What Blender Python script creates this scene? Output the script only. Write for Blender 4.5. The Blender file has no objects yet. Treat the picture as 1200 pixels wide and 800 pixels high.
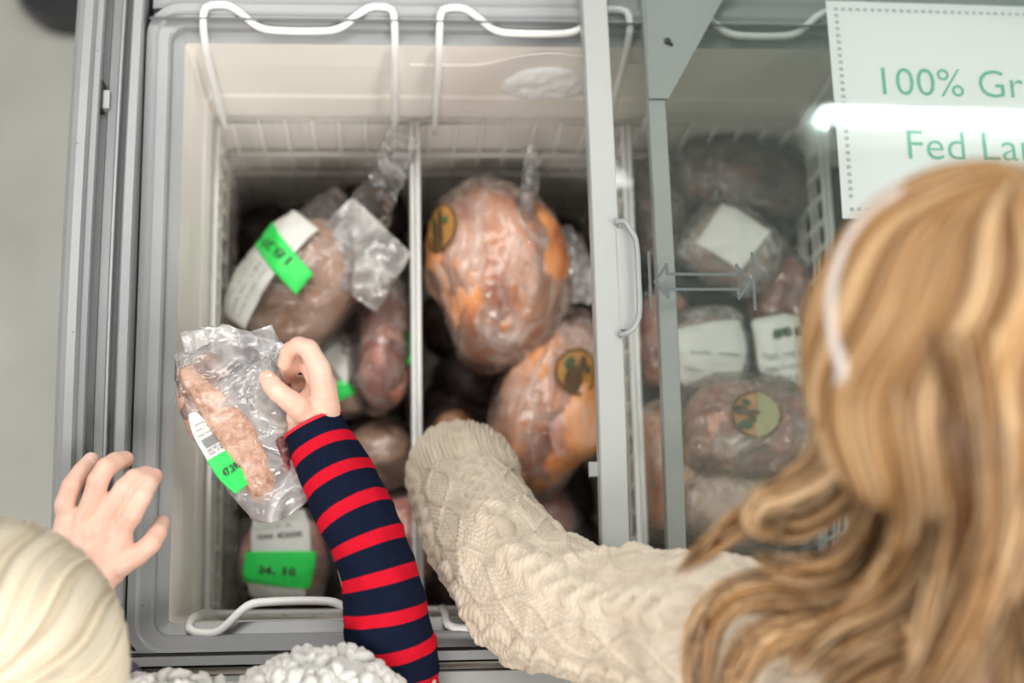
import bpy, math, random
import numpy as np
from mathutils import Matrix, Vector
random.seed(7)
rng = np.random.default_rng(7)
sc = bpy.context.scene
COL = sc.collection
# ------------------------------------------------------------------ camera
FPX = 1750.0
CR = np.array([[0.9969770861709604, -0.021941704712314627, 0.07453355784060701],
               [-0.004828954350612995, -0.9749398096283005, -0.222416386091072],
               [0.0775459273588318, 0.22138412137335123, -0.9720986060857243]])   # camera right, down, forward in the world
CC = np.array([0.0, 0.0, 2.15])
cd = bpy.data.cameras.new('camera'); cam = bpy.data.objects.new('camera', cd); COL.objects.link(cam)
cd.sensor_width = 36.0; cd.lens = FPX / 1200 * 36; cd.clip_start = 0.02
M = Matrix(((CR[0][0], -CR[1][0], -CR[2][0], CC[0]), (CR[0][1], -CR[1][1], -CR[2][1], CC[1]),
            (CR[0][2], -CR[1][2], -CR[2][2], CC[2]), (0, 0, 0, 1)))
cam.matrix_world = M
cd.dof.use_dof = True; cd.dof.focus_distance = 1.20; cd.dof.aperture_fstop = 2.5
sc.camera = cam
# ------------------------------------------------------------------ world, lamps, exposure
wd = bpy.data.worlds.new('world'); sc.world = wd; wd.use_nodes = True
wd.node_tree.nodes['Background'].inputs[0].default_value = (0.98, 0.985, 1.0, 1)
wd.node_tree.nodes['Background'].inputs[1].default_value = 0.40
def area(name, loc, sx, sy, power, col, target):
    l = bpy.data.lights.new(name, 'AREA'); l.shape = 'RECTANGLE'; l.size = sx; l.size_y = sy; l.energy = power; l.color = col
    o = bpy.data.objects.new(name, l); COL.objects.link(o); o.location = loc
    o.rotation_euler = (Vector(target) - Vector(loc)).to_track_quat('-Z', 'Y').to_euler(); return o
area('ceiling_panel_lamp', (-0.55, 1.35, 3.3), 2.2, 0.9, 52, (1.0, 0.975, 0.94), (-.2, 0.7, 0.8))
area('ceiling_panel_lamp', (-2.6, 0.3, 3.2), 0.8, 2.0, 46, (1.0, 0.955, 0.90), (0, 0.3, 0.8))
area('ceiling_panel_lamp', (0.1, -1.7, 3.4), 2.2, 0.6, 72, (1.0, 0.955, 0.90), (0.2, 0.1, 0.9))  # added on the near side to brighten the far liner wall
area('ceiling_panel_lamp', (2.2, -0.7, 3.1), 0.7, 1.6, 70, (1.0, 0.965, 0.92), (.4, 0.3, 0.8))  # added at the right to brighten liner and packages under the glass
sc.view_settings.view_transform = 'Standard'; sc.view_settings.look = 'None'
sc.view_settings.exposure = 0.0; sc.view_settings.gamma = 1.0; sc.view_settings.use_curve_mapping = False
sc.cycles.transparent_max_bounces = 24

# ------------------------------------------------------------------ helpers
def at(px, py, z):
    d = CR.T @ np.array([(px - 600) / FPX, (py - 400) / FPX, 1.0]); return CC + d * (z - CC[2]) / d[2]
def mpp(px, py, z):                       # metres per pixel there
    return float(CR[2] @ (at(px, py, z) - CC)) / FPX
def W(px, py, z, *r):                     # station: world point + widths given in pixels
    s = mpp(px, py, z); return tuple(at(px, py, z)) + tuple(a * s for a in r)

def _h(i, j, k, s):
    n = (i.astype(np.int64) * 73856093) ^ (j.astype(np.int64) * 19349663) ^ (k.astype(np.int64) * 83492791) ^ (s * 2654435761)
    n = (n ^ (n >> 13)) * 1274126177 & 0x7fffffff
    n = (n ^ (n >> 16)) & 0xffff
    return n / 65535.0
def vnoise(P, f, s=0):
    Q = np.asarray(P) * f + 1000.0; I = np.floor(Q); F = Q - I; F = F * F * (3 - 2 * F); I = I.astype(np.int64)
    r = 0
    for a in (0, 1):
        for b in (0, 1):
            for c in (0, 1):
                w = (F[..., 0] if a else 1 - F[..., 0]) * (F[..., 1] if b else 1 - F[..., 1]) * (F[..., 2] if c else 1 - F[..., 2])
                r = r + w * _h(I[..., 0] + a, I[..., 1] + b, I[..., 2] + c, s)
    return r
def fbm(P, f, s=0, o=3):
    r = 0; a = 0.5
    for k in range(o): r = r + a * vnoise(P, f * 2 ** k, s + k * 17); a *= .5
    return r / (1 - .5 ** o)
def ridge(P, f, s=0, o=2):
    r = 0; a = 0.6
    for k in range(o): r = r + a * (1 - np.abs(2 * vnoise(P, f * 1.9 ** k, s + k * 31) - 1)) ** 2.5; a *= .5
    return r

def tag(o, label=None, cat=None, group=None, kind=None):
    if label: o['label'] = label
    if cat: o['category'] = cat
    if group: o['group'] = group
    if kind: o['kind'] = kind
    return o
def root(name, loc, label, cat, group=None):
    o = bpy.data.objects.new(name, None); COL.objects.link(o); o.location = tuple(loc); o.empty_display_size = .02
    return tag(o, label, cat, group)
def orig(o):
    v = Vector((0, 0, 0))
    while o is not None: v = v + o.location; o = o.parent
    return np.array(v)
def mk(name, V, F, mat, parent=None, smooth=True, uv=None, loc=None, colr=None):
    V = np.asarray(V, float)
    o0 = orig(parent) if parent is not None else (np.array(loc) if loc is not None else np.array([V[:, 0].mean(), V[:, 1].mean(), V[:, 2].min()]))
    me = bpy.data.meshes.new(name); me.from_pydata((V - o0).tolist(), [], F if isinstance(F, list) else F.tolist())
    if smooth: me.polygons.foreach_set('use_smooth', [True] * len(me.polygons))
    if uv is not None:
        L = me.uv_layers.new(name='UVMap'); idx = np.empty(len(me.loops), int); me.loops.foreach_get('vertex_index', idx)
        L.data.foreach_set('uv', np.asarray(uv)[idx].ravel())
    if colr is not None:
        ca = me.color_attributes.new('tone', 'FLOAT_COLOR', 'POINT'); c4 = np.ones((len(V), 4)); c4[:, :3] = colr
        ca.data.foreach_set('color', c4.ravel())
    if mat: me.materials.append(mat)
    me.update()
    o = bpy.data.objects.new(name, me); COL.objects.link(o)
    if parent is not None: o.parent = parent
    else: o.location = tuple(o0)
    return o
class MB:
    def __init__(s): s.V = []; s.F = []; s.n = 0
    def add(s, V, F):
        V = np.asarray(V, float); s.V.append(V); s.F += [tuple(i + s.n for i in f) for f in F]; s.n += len(V); return s
    def box(s, a, b):
        x0, y0, z0 = np.minimum(a, b); x1, y1, z1 = np.maximum(a, b)
        return s.add([(x0,y0,z0),(x1,y0,z0),(x1,y1,z0),(x0,y1,z0),(x0,y0,z1),(x1,y0,z1),(x1,y1,z1),(x0,y1,z1)],
                     [(0,3,2,1),(4,5,6,7),(0,1,5,4),(1,2,6,5),(2,3,7,6),(3,0,4,7)])
    def tube(s, pts, r, sides=8, cap=True):
        P = np.asarray(pts, float); n = len(P); r = np.full(n, r) if np.isscalar(r) else np.asarray(r)
        T = np.gradient(P, axis=0); T /= np.linalg.norm(T, axis=1)[:, None] + 1e-12
        a = np.array([0, 0, 1.]) if abs(T[0][2]) < .9 else np.array([1., 0, 0])
        V = []; N = np.cross(T[0], a); N /= np.linalg.norm(N)
        for i in range(n):
            N = N - T[i] * (N @ T[i]); N /= np.linalg.norm(N) + 1e-12; B = np.cross(T[i], N)
            for k in range(sides):
                t = 2 * math.pi * k / sides; V.append(P[i] + r[i] * (N * math.cos(t) + B * math.sin(t)))
        F = [(i*sides+k, i*sides+(k+1)%sides, (i+1)*sides+(k+1)%sides, (i+1)*sides+k) for i in range(n-1) for k in range(sides)]
        if cap: F += [tuple(range(sides))[::-1], tuple((n-1)*sides+k for k in range(sides))]
        return s.add(V, F)
    def ell(s, c, r, Rm=None, nu=14, nv=20):
        V = []; 
        for i in range(nu + 1):
            t = math.pi * i / nu
            for j in range(nv):
                p = 2 * math.pi * j / nv; V.append((math.sin(t)*math.cos(p)*r[0], math.sin(t)*math.sin(p)*r[1], math.cos(t)*r[2]))
        V = np.array(V)
        if Rm is not None: V = V @ np.asarray(Rm).T
        F = [(i*nv+j, i*nv+(j+1)%nv, (i+1)*nv+(j+1)%nv, (i+1)*nv+j) for i in range(nu) for j in range(nv)]
        return s.add(V + np.asarray(c), F)
    def build(s, name, mat, parent=None, smooth=False, **k):
        return mk(name, np.concatenate(s.V), s.F, mat, parent, smooth, **k)
def cat_rom(P, n):
    P = np.asarray(P, float); d = np.r_[0, np.cumsum(np.linalg.norm(np.diff(P[:, :3], axis=0), axis=1))]; d /= d[-1]
    return lambda u: hermite(P, d, u)
def hermite(P, d, u):
    u = np.clip(np.asarray(u, float), 0, 1); i = np.clip(np.searchsorted(d, u, side='right') - 1, 0, len(P) - 2)
    T = np.zeros_like(P)
    for k in range(len(P)):
        a = max(k-1, 0); b = min(k+1, len(P)-1); T[k] = (P[b]-P[a])/(d[b]-d[a])
    h = (d[i+1]-d[i]); t = (u-d[i])/h; h = h[..., None]; t = t[..., None]
    return (2*t**3-3*t**2+1)*P[i] + (t**3-2*t**2+t)*h*T[i] + (-2*t**3+3*t**2)*P[i+1] + (t**3-t**2)*h*T[i+1]
def spl(pts, n=24): return cat_rom(pts, n)(np.linspace(0, 1, n))

class Loft:
    """stations: (x,y,z, half width, half thickness); section is an ellipse, top (v=.25) facing up"""
    def __init__(s, st, ends=(.15, .15), roll=0., p=1., noise=None, up=(0, 0, 1)):
        s.P = np.array([a[:5] for a in st], float); s.f = cat_rom(s.P, 0); s.ends = ends; s.roll = roll; s.p = p; s.noise = noise; s.up = np.array(up, float)
    def frame(s, u):
        e = 1e-3; q = s.f(u); T = s.f(np.clip(u+e, 0, 1))[..., :3] - s.f(np.clip(u-e, 0, 1))[..., :3]
        T /= np.linalg.norm(T, axis=-1)[..., None] + 1e-12
        S = np.cross(T, s.up); S /= np.linalg.norm(S, axis=-1)[..., None] + 1e-12; U = np.cross(S, T)
        r = s.roll if np.isscalar(s.roll) else np.interp(u, np.linspace(0, 1, len(s.roll)), s.roll)
        c, n = np.cos(r), np.sin(r)
        if not np.isscalar(c): c = c[..., None]; n = n[..., None]
        return q, T, S*c + U*n, U*c - S*n
    def pos(s, u, v, off=0.):
        u = np.asarray(u, float); v = np.asarray(v, float); q, T, S, U = s.frame(u)
        k = np.ones_like(u); a, b = s.ends
        if a > 0: k = np.where(u < a, np.sqrt(np.clip(1-((a-u)/a)**2, 0, 1)), k)
        if b > 0: k = np.where(u > 1-b, np.sqrt(np.clip(1-((u-1+b)/b)**2, 0, 1)), k)
        ph = 2*math.pi*v; c = np.sign(np.cos(ph))*np.abs(np.cos(ph))**s.p; n = np.sign(np.sin(ph))*np.abs(np.sin(ph))**s.p
        w = q[..., 3]*k; t = q[..., 4]*k
        D = S*(c*w)[..., None] + U*(n*t)[..., None]
        N = S*(c*t)[..., None] + U*(n*w)[..., None]; N /= np.linalg.norm(N, axis=-1)[..., None] + 1e-9
        P = q[..., :3] + D
        if s.noise is not None: P = P + N*(s.noise(P, u, v)*np.clip(k*1.5, 0, 1))[..., None]
        return P + N*off
    def grid(s, n, m, u0=0., u1=1.):
        u = np.linspace(u0, u1, n+1)
        if u0 == 0 and s.ends[0] > 0 or u1 == 1 and s.ends[1] > 0:
            x = np.linspace(0, 1, n+1); u = u0 + (u1-u0)*(x - .11*np.sin(2*math.pi*x)) 
        v = np.arange(m)/m; Ug, Vg = np.meshgrid(u, v, indexing='ij'); P = s.pos(Ug, Vg).reshape(-1, 3)
        i = np.arange(n)[:, None]; j = np.arange(m)[None]; F = np.stack([i*m+j, (i+1)*m+j, (i+1)*m+(j+1) % m, i*m+(j+1) % m], -1).reshape(-1, 4)
        return P, F, np.stack([Ug.ravel(), Vg.ravel()], 1)
    def mesh(s, name, mat, parent=None, n=64, m=48, **k):
        P, F, uv = s.grid(n, m); return mk(name, P, F, mat, parent, uv=uv, **k)
    def patch(s, name, mat, parent, u0, u1, v0, v1, off=.0008, n=20, m=20, skew=0.):
        Ug, Vg = np.meshgrid(np.linspace(u0, u1, n+1), np.linspace(v0, v1, m+1), indexing='ij')
        Ug2 = Ug + skew*(Vg-(v0+v1)/2)
        A = s.pos(Ug2, Vg, off).reshape(-1, 3); B = s.pos(Ug2, Vg, off*.3).reshape(-1, 3); K = (n+1)*(m+1)
        F = [(i*(m+1)+j, i*(m+1)+j+1, (i+1)*(m+1)+j+1, (i+1)*(m+1)+j) for i in range(n) for j in range(m)]
        rim = [i*(m+1) for i in range(n+1)] + [n*(m+1)+j for j in range(1, m+1)] + [i*(m+1)+m for i in range(n-1, -1, -1)] + [j for j in range(m-1, 0, -1)]
        F += [(rim[q], rim[(q+1) % len(rim)], rim[(q+1) % len(rim)]+K, rim[q]+K) for q in range(len(rim))]
        uv = np.stack([Ug.ravel(), Vg.ravel()], 1); return mk(name, np.r_[A, B], F, mat, parent, uv=np.r_[uv, uv])

def text_mesh(txt, size=1., bold=0.):
    c = bpy.data.curves.new('t', 'FONT'); c.body = txt; c.size = size; c.resolution_u = 3; c.offset = bold
    o = bpy.data.objects.new('t', c); COL.objects.link(o); dg = bpy.context.evaluated_depsgraph_get(); dg.update()
    me = bpy.data.meshes.new_from_object(o.evaluated_get(dg)); V = np.array([v.co[:] for v in me.vertices]).reshape(-1, 3); F = [tuple(p.vertices) for p in me.polygons]
    bpy.data.objects.remove(o); bpy.data.meshes.remove(me); return V, F
def loft_text(L, name, txt, mat, parent, u0, u1, v0, v1, off=.0016, bold=0., swap=False):
    """text running along u (or along v when swap) fitted in the patch"""
    V, F = text_mesh(txt, bold=bold); x = (V[:, 0]-V[:, 0].min())/np.ptp(V[:, 0]); y = (V[:, 1]-V[:, 1].min())/np.ptp(V[:, 1])
    if swap: u = u1-(u1-u0)*y; v = v0+(v1-v0)*x
    else: u = u0+(u1-u0)*x; v = v0+(v1-v0)*y
    return mk(name, L.pos(u, v, off), F, mat, parent, smooth=False)
def merge(name, objs, parent):
    """join helper meshes into one part"""
    V = []; F = []; n = 0; mats = objs[0].data.materials[:]
    for o in objs:
        me = o.data; V += [v.co[:] for v in me.vertices]; F += [tuple(i+n for i in p.vertices) for p in me.polygons]; n = len(V)
    for o in objs: bpy.data.objects.remove(o)
    me = bpy.data.meshes.new(name); me.from_pydata(V, [], F); me.materials.append(mats[0]); o = bpy.data.objects.new(name, me); COL.objects.link(o); o.parent = parent; return o
def remesh(V, F, vox, smooth=8, fac=.5):
    me = bpy.data.meshes.new('r'); me.from_pydata(np.asarray(V).tolist(), [], F); o = bpy.data.objects.new('r', me); COL.objects.link(o)
    m = o.modifiers.new('r', 'REMESH'); m.mode = 'VOXEL'; m.voxel_size = vox
    if smooth: s = o.modifiers.new('s', 'SMOOTH'); s.iterations = smooth; s.factor = fac
    dg = bpy.context.evaluated_depsgraph_get(); dg.update(); e = bpy.data.meshes.new_from_object(o.evaluated_get(dg))
    V2 = np.empty(len(e.vertices)*3); e.vertices.foreach_get('co', V2); F2 = [tuple(p.vertices) for p in e.polygons]
    bpy.data.objects.remove(o); bpy.data.meshes.remove(me); bpy.data.meshes.remove(e); return V2.reshape(-1, 3), F2
def capsule(mb, pts, sides=20, sub=6):
    """rounded tapering chain through world stations (x,y,z,r)"""
    P = np.array(pts, float); q = cat_rom(P, 0)(np.linspace(0, 1, (len(P)-1)*sub+1)); a, b = q[0], q[-1]
    ta = q[0, :3]-q[1, :3]; ta /= np.linalg.norm(ta); tb = q[-1, :3]-q[-2, :3]; tb /= np.linalg.norm(tb); pre = []; post = []
    for k in range(5, 0, -1):
        t = k/5*math.pi/2*.98; pre.append(np.r_[a[:3]+ta*a[3]*math.sin(t), a[3]*math.cos(t)])
    for k in range(1, 6):
        t = k/5*math.pi/2*.98; post.append(np.r_[b[:3]+tb*b[3]*math.sin(t), b[3]*math.cos(t)])
    q = np.r_[pre, q, post]; mb.tube(q[:, :3], q[:, 3], sides)

# ------------------------------------------------------------------ materials
def mat(name): m = bpy.data.materials.new(name); m.use_nodes = True; return m, m.node_tree, m.node_tree.nodes['Principled BSDF']
def nd(t, ty, **k):
    n = t.nodes.new(ty)
    for a, b in k.items():
        if a in n.inputs.keys(): n.inputs[a].default_value = b
        else: setattr(n, a, b)
    return n
def ramp(t, fac, stops, interp='LINEAR'):
    r = t.nodes.new('ShaderNodeValToRGB'); t.links.new(fac, r.inputs[0]); e = r.color_ramp; e.interpolation = interp
    while len(e.elements) < len(stops): e.elements.new(.5)
    for k, (p, c) in enumerate(stops): e.elements[k].position = p; e.elements[k].color = (*c, 1) if len(c) == 3 else c
    return r.outputs[0]
def g(v): return (v, v, v)
def noise_f(t, scale, detail=4, rough=.55, stretch=None, coord='Object', dist=0.):
    tc = t.nodes.new('ShaderNodeTexCoord'); src = tc.outputs[coord]
    if stretch: mp = t.nodes.new('ShaderNodeMapping'); mp.inputs['Scale'].default_value = stretch; t.links.new(src, mp.inputs[0]); src = mp.outputs[0]
    n = t.nodes.new('ShaderNodeTexNoise'); n.inputs['Scale'].default_value = scale; n.inputs['Detail'].default_value = detail; n.inputs['Roughness'].default_value = rough; n.inputs['Distortion'].default_value = dist
    t.links.new(src, n.inputs[0]); return n.outputs[0]
def bump(t, b, h, strength, dist=.002):
    n = t.nodes.new('ShaderNodeBump'); n.inputs['Strength'].default_value = strength; n.inputs['Distance'].default_value = dist; t.links.new(h, n.inputs['Height']); t.links.new(n.outputs[0], b.inputs['Normal']); return n
def plain(name, col, rough=.4, var=.06, scale=30, bmp=0., spec=.5, metal=0., coat=0.):
    m, t, b = mat(name); c = np.array(col)
    t.links.new(ramp(t, noise_f(t, scale), [(.3, tuple(c*(1-var))), (.7, tuple(np.minimum(c*(1+var), 1)))]), b.inputs['Base Color'])
    b.inputs['Roughness'].default_value = rough; b.inputs['Specular IOR Level'].default_value = spec; b.inputs['Metallic'].default_value = metal; b.inputs['Coat Weight'].default_value = coat
    if bmp: bump(t, b, noise_f(t, scale*6, 3), bmp, .001)
    return m
def mixrgb(t, f, a, b, mode='MIX'):
    n = t.nodes.new('ShaderNodeMix'); n.data_type = 'RGBA'; n.blend_type = mode
    for i, x in ((0, f), (6, a), (7, b)):
        if hasattr(x, 'is_linked') or hasattr(x, 'links'): t.links.new(x, n.inputs[i])
        else: n.inputs[i].default_value = x if i == 0 else (*x, 1)
    return n.outputs[2]
def math_n(t, op, a, b=None, clamp=False):
    n = t.nodes.new('ShaderNodeMath'); n.operation = op; n.use_clamp = clamp
    for i, x in ((0, a), (1, b)):
        if x is None: continue
        if hasattr(x, 'links'): t.links.new(x, n.inputs[i])
        else: n.inputs[i].default_value = x
    return n.outputs[0]
rail_m, t, b = mat('grey_plastic')                                    # freezer rim: grey plastic with grime specks
base = ramp(t, noise_f(t, 9, 5), [(.3, (.265, .278, .285)), (.7, (.31, .32, .322))])
speck = ramp(t, noise_f(t, 160, 2), [(.74, g(0)), (.78, g(1))]); dirt = ramp(t, noise_f(t, 14, 6), [(.5, g(0)), (.8, g(.55))])
c1 = mixrgb(t, math_n(t, 'MULTIPLY', dirt, .35), base, (.30, .26, .2)); t.links.new(mixrgb(t, math_n(t, 'MULTIPLY', speck, .7), c1, (.12, .08, .05)), b.inputs['Base Color'])
b.inputs['Roughness'].default_value = .34
frame_m = plain('lid_frame_plastic', (.355, .37, .36), .35, .03, 14)
dirty_m, t, b = mat('dirty_track')
t.links.new(mixrgb(t, ramp(t, noise_f(t, 22, 6, .7, (1, 4, 1)), [(.35, g(0)), (.75, g(.8))]), (.40, .40, .38), (.34, .24, .15)), b.inputs['Base Color']); b.inputs['Roughness'].default_value = .5
liner_m = plain('liner_white', (.86, .825, .775), .45, .03, 6)
grid_m = plain('grid_wire', (.66, .64, .60), .35, .03, 30)
wire_m = plain('wire_white', (.82, .82, .81), .3, .03, 30)
frost_m = plain('frost', (.86, .86, .86), .7, .05, 80, .8)
white_m = plain('body_white', (.75, .76, .76), .4)
dark_m = plain('dark_plastic', (.012, .012, .014), .35)
gasket_m = plain('dark_gap', (.03, .03, .03), .6)
floor_m, t, b = mat('concrete')
t.links.new(ramp(t, noise_f(t, 3.2, 6, .55), [(.3, (.30, .302, .27)), (.7, (.42, .42, .375))]), b.inputs['Base Color']); b.inputs['Roughness'].default_value = .45
paper_m = plain('paper', (.84, .84, .84), .7, .01)
green_txt = plain('green_print', (.16, .50, .36), .7, .02); grey_txt = plain('grey_print', (.36, .38, .38), .7, .02); black_txt = plain('black_print', (.05, .05, .05), .6, .02)
decal_m = plain('decal_grey', (.085, .10, .10), .5, .02)
stick_m = plain('green_sticker', (.03, .80, .12), .45, .04, 40)
lab_m = plain('label_white', (.78, .78, .74), .5, .04, 30); faint_txt = plain('faint_print', (.38, .38, .36), .6)
gold_m = plain('gold_sticker', (.44, .21, .05), .4, .15, 60); goldprint_m = plain('gold_print', (.10, .055, .02), .5); pale_m = plain('pale_sticker', (.42, .38, .20), .5)
logo_green = plain('logo_green', (.05, .09, .03), .5)

def glass(name, tint, haze):
    m = bpy.data.materials.new(name); m.use_nodes = True; t = m.node_tree; t.nodes.clear(); out = nd(t, 'ShaderNodeOutputMaterial')
    tr = nd(t, 'ShaderNodeBsdfTransparent', Color=(*tint, 1)); gl = nd(t, 'ShaderNodeBsdfGlossy', Roughness=.02, Color=(.93, 1, .97, 1)); df = nd(t, 'ShaderNodeBsdfDiffuse', Color=(.68, .80, .72, 1))
    fr = nd(t, 'ShaderNodeFresnel', IOR=1.52); m1 = nd(t, 'ShaderNodeMixShader'); m2 = nd(t, 'ShaderNodeMixShader')
    fac = math_n(t, 'MULTIPLY', fr.outputs[0], 1.05)
    veil = ramp(t, noise_f(t, 5, 3), [(.4, g(haze*.6)), (.7, g(haze*1.5))])  # greenish diffuse veil: ceiling reflection put into the glass colour
    dots = ramp(t, noise_f(t, 210, 2), [(.76, g(0)), (.80, g(.15))])
    t.links.new(fac, m1.inputs[0]); t.links.new(tr.outputs[0], m1.inputs[1]); t.links.new(gl.outputs[0], m1.inputs[2])
    t.links.new(math_n(t, 'ADD', veil, dots), m2.inputs[0]); t.links.new(m1.outputs[0], m2.inputs[1]); t.links.new(df.outputs[0], m2.inputs[2]); t.links.new(m2.outputs[0], out.inputs[0]); return m
glass_m = glass('lid_glass', (.985, .994, .988), .014)
def film(name, haze=.12, bumps=1., scale=60, tint=(.97, .97, .98), ref=1.3, streak=None, dc=(.84, .81, .80), cont=(.45, 1.6)):
    m = bpy.data.materials.new(name); m.use_nodes = True; t = m.node_tree; t.nodes.clear(); out = nd(t, 'ShaderNodeOutputMaterial')
    tr = nd(t, 'ShaderNodeBsdfTransparent', Color=(*tint, 1)); gl = nd(t, 'ShaderNodeBsdfGlossy', Roughness=.13); df = nd(t, 'ShaderNodeBsdfDiffuse', Color=(*dc, 1)); tl = nd(t, 'ShaderNodeBsdfTranslucent', Color=(*dc, 1))
    fr = nd(t, 'ShaderNodeFresnel', IOR=1.5)
    n1 = noise_f(t, scale, 3, .55, streak, dist=.8); rd = math_n(t, 'ABSOLUTE', math_n(t, 'SUBTRACT', n1, .5)); cr = math_n(t, 'POWER', math_n(t, 'SUBTRACT', 1., math_n(t, 'MULTIPLY', rd, 5., True)), 3.)
    bp = nd(t, 'ShaderNodeBump', Strength=.55*bumps, Distance=.003); t.links.new(cr, bp.inputs['Height'])
    for x in (gl, df, fr): t.links.new(bp.outputs[0], x.inputs['Normal'])
    hz = math_n(t, 'MULTIPLY_ADD', cr, haze*1.3); hz.node.inputs[2].default_value = haze*.55
    big = ramp(t, noise_f(t, scale*.4, 3), [(.38, g(cont[0]/2)), (.66, g(cont[1]/2))]); big = math_n(t, 'MULTIPLY', big, 2.); hz = math_n(t, 'MULTIPLY', hz, big, True)
    md = nd(t, 'ShaderNodeMixShader'); md.inputs[0].default_value = .35; t.links.new(df.outputs[0], md.inputs[1]); t.links.new(tl.outputs[0], md.inputs[2])
    m1 = nd(t, 'ShaderNodeMixShader'); m2 = nd(t, 'ShaderNodeMixShader')
    t.links.new(hz, m1.inputs[0]); t.links.new(tr.outputs[0], m1.inputs[1]); t.links.new(md.outputs[0], m1.inputs[2])
    t.links.new(math_n(t, 'MULTIPLY', fr.outputs[0], ref, True), m2.inputs[0]); t.links.new(m1.outputs[0], m2.inputs[1]); t.links.new(gl.outputs[0], m2.inputs[2]); t.links.new(m2.outputs[0], out.inputs[0]); return m
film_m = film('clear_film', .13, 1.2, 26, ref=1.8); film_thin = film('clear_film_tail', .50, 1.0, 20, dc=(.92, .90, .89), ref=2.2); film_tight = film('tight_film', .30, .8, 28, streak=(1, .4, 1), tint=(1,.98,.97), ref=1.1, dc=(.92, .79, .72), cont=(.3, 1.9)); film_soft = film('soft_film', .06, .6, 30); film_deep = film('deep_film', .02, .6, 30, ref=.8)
def meat(name, a, b_, c, scale=28, white=.3, streak=None, rough=.35):
    m, t, b = mat(name); n = noise_f(t, scale, 5, .6, streak, dist=.6)
    base = ramp(t, n, [(.3, a), (.5, b_), (.68, c)])
    fr = ramp(t, noise_f(t, scale*1.7, 5, .65, streak, dist=1.), [(.50, g(0)), (.62, g(white))])
    t.links.new(mixrgb(t, fr, base, (.72, .60, .55)), b.inputs['Base Color']); b.inputs['Roughness'].default_value = rough; b.inputs['Subsurface Weight'].default_value = .08; b.inputs['Subsurface Radius'].default_value = (.006, .003, .002)
    bump(t, b, noise_f(t, scale*5, 4), .5, .002); return m
chick_m = meat('chicken_skin', (.34, .07, .025), (.78, .32, .12), (.84, .50, .33), 16, .8, (1.3, .5, 1))
chick2_m = meat('chicken_skin_b', (.42, .09, .035), (.80, .33, .11), (.84, .46, .26), 15, .6, (1.3, .5, 1))
roast_m = meat('brown_roast', (.36, .20, .125), (.54, .33, .225), (.66, .46, .34), 18, .25)
ham_m = meat('pink_meat', (.36, .07, .05), (.72, .30, .21), (.86, .58, .47), 24, .7)
dark_meat = meat('dark_meat', (.04, .016, .013), (.16, .065, .05), (.42, .21, .16), 22, .35)
shade_dark_meat = meat('deep_meat', (.02, .009, .008), (.05, .02, .017), (.09, .045, .04), 20, .1)  # near-black: the shade deep in the baskets is put into the colour
sausage_m = meat('sausage_meat', (.34, .17, .11), (.54, .31, .22), (.68, .45, .34), 110, .3); sausage_m.node_tree.nodes['Principled BSDF'].inputs['Coat Weight'].default_value = .6
slice_m = meat('slice_meat', (.66, .42, .32), (.78, .58, .47), (.84, .68, .58), 60, .25)
red_meat = meat('red_meat', (.06, .010, .012), (.14, .03, .03), (.30, .11, .10), 90, .35)
skin_m, t, b = mat('skin')
t.links.new(ramp(t, noise_f(t, 26, 4), [(.3, (.75, .44, .34)), (.55, (.82, .54, .43)), (.75, (.86, .61, .50))]), b.inputs['Base Color'])
b.inputs['Roughness'].default_value = .45; b.inputs['Subsurface Weight'].default_value = .25; b.inputs['Subsurface Radius'].default_value = (.008, .003, .0015); b.inputs['Subsurface Scale'].default_value = .6
bump(t, b, noise_f(t, 420, 3), .12, .0006)
nail_m = plain('nail', (.88, .60, .50), .22, .03)
lip_m = plain('lip', (.62, .25, .22), .4, .03); eye_m = plain('eye_white', (.8, .8, .8), .15, .02); iris_m = plain('iris', (.10, .2, .3), .15, .1)
stripe_m, t, b = mat('striped_jersey')
uvn = nd(t, 'ShaderNodeUVMap'); sp = nd(t, 'ShaderNodeSeparateXYZ'); t.links.new(uvn.outputs[0], sp.inputs[0]); u = sp.outputs[0]
fr_ = math_n(t, 'FRACT', u); edge = ramp(t, fr_, [(0., g(0)), (.63, g(0)), (.645, g(1)), (.985, g(1)), (1., g(0))])
weave = noise_f(t, 900, 2)
navy = ramp(t, weave, [(.3, (.005, .008, .021)), (.7, (.010, .014, .034))]); red = ramp(t, weave, [(.3, (.50, .006, .018)), (.7, (.62, .012, .030))])
t.links.new(mixrgb(t, edge, navy, red), b.inputs['Base Color']); b.inputs['Roughness'].default_value = .95; b.inputs['Specular IOR Level'].default_value = .05; bump(t, b, weave, .3, .0006)
knit_m, t, b = mat('cream_knit')
t.links.new(ramp(t, noise_f(t, 60, 4), [(.3, (.58, .485, .375)), (.7, (.70, .61, .50))]), b.inputs['Base Color']); b.inputs['Roughness'].default_value = .9; b.inputs['Specular IOR Level'].default_value = .15; bump(t, b, noise_f(t, 900, 3, .7), .35, .0008)
bobble_m = plain('grey_white_wool', (.66, .65, .62), .9, .10, 90, .5, .15); trouser_m = plain('denim', (.08, .11, .2), .85, .2, 80, .3, .2); shoe_m = plain('shoe_leather', (.09, .06, .04), .5, .1)
purple_m = plain('purple_cloth', (.10, .07, .13), .8, .1)
hair_m, t, b = mat('hair'); at_ = nd(t, 'ShaderNodeAttribute', attribute_name='tone'); t.links.new(at_.outputs[0], b.inputs['Base Color']); b.inputs['Roughness'].default_value = .38; b.inputs['Specular IOR Level'].default_value = .45
band_m = plain('white_beads', (.66, .60, .56), .3, .03)
lampbody_m = plain('lamp_housing', (.7, .7, .7), .5)
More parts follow.
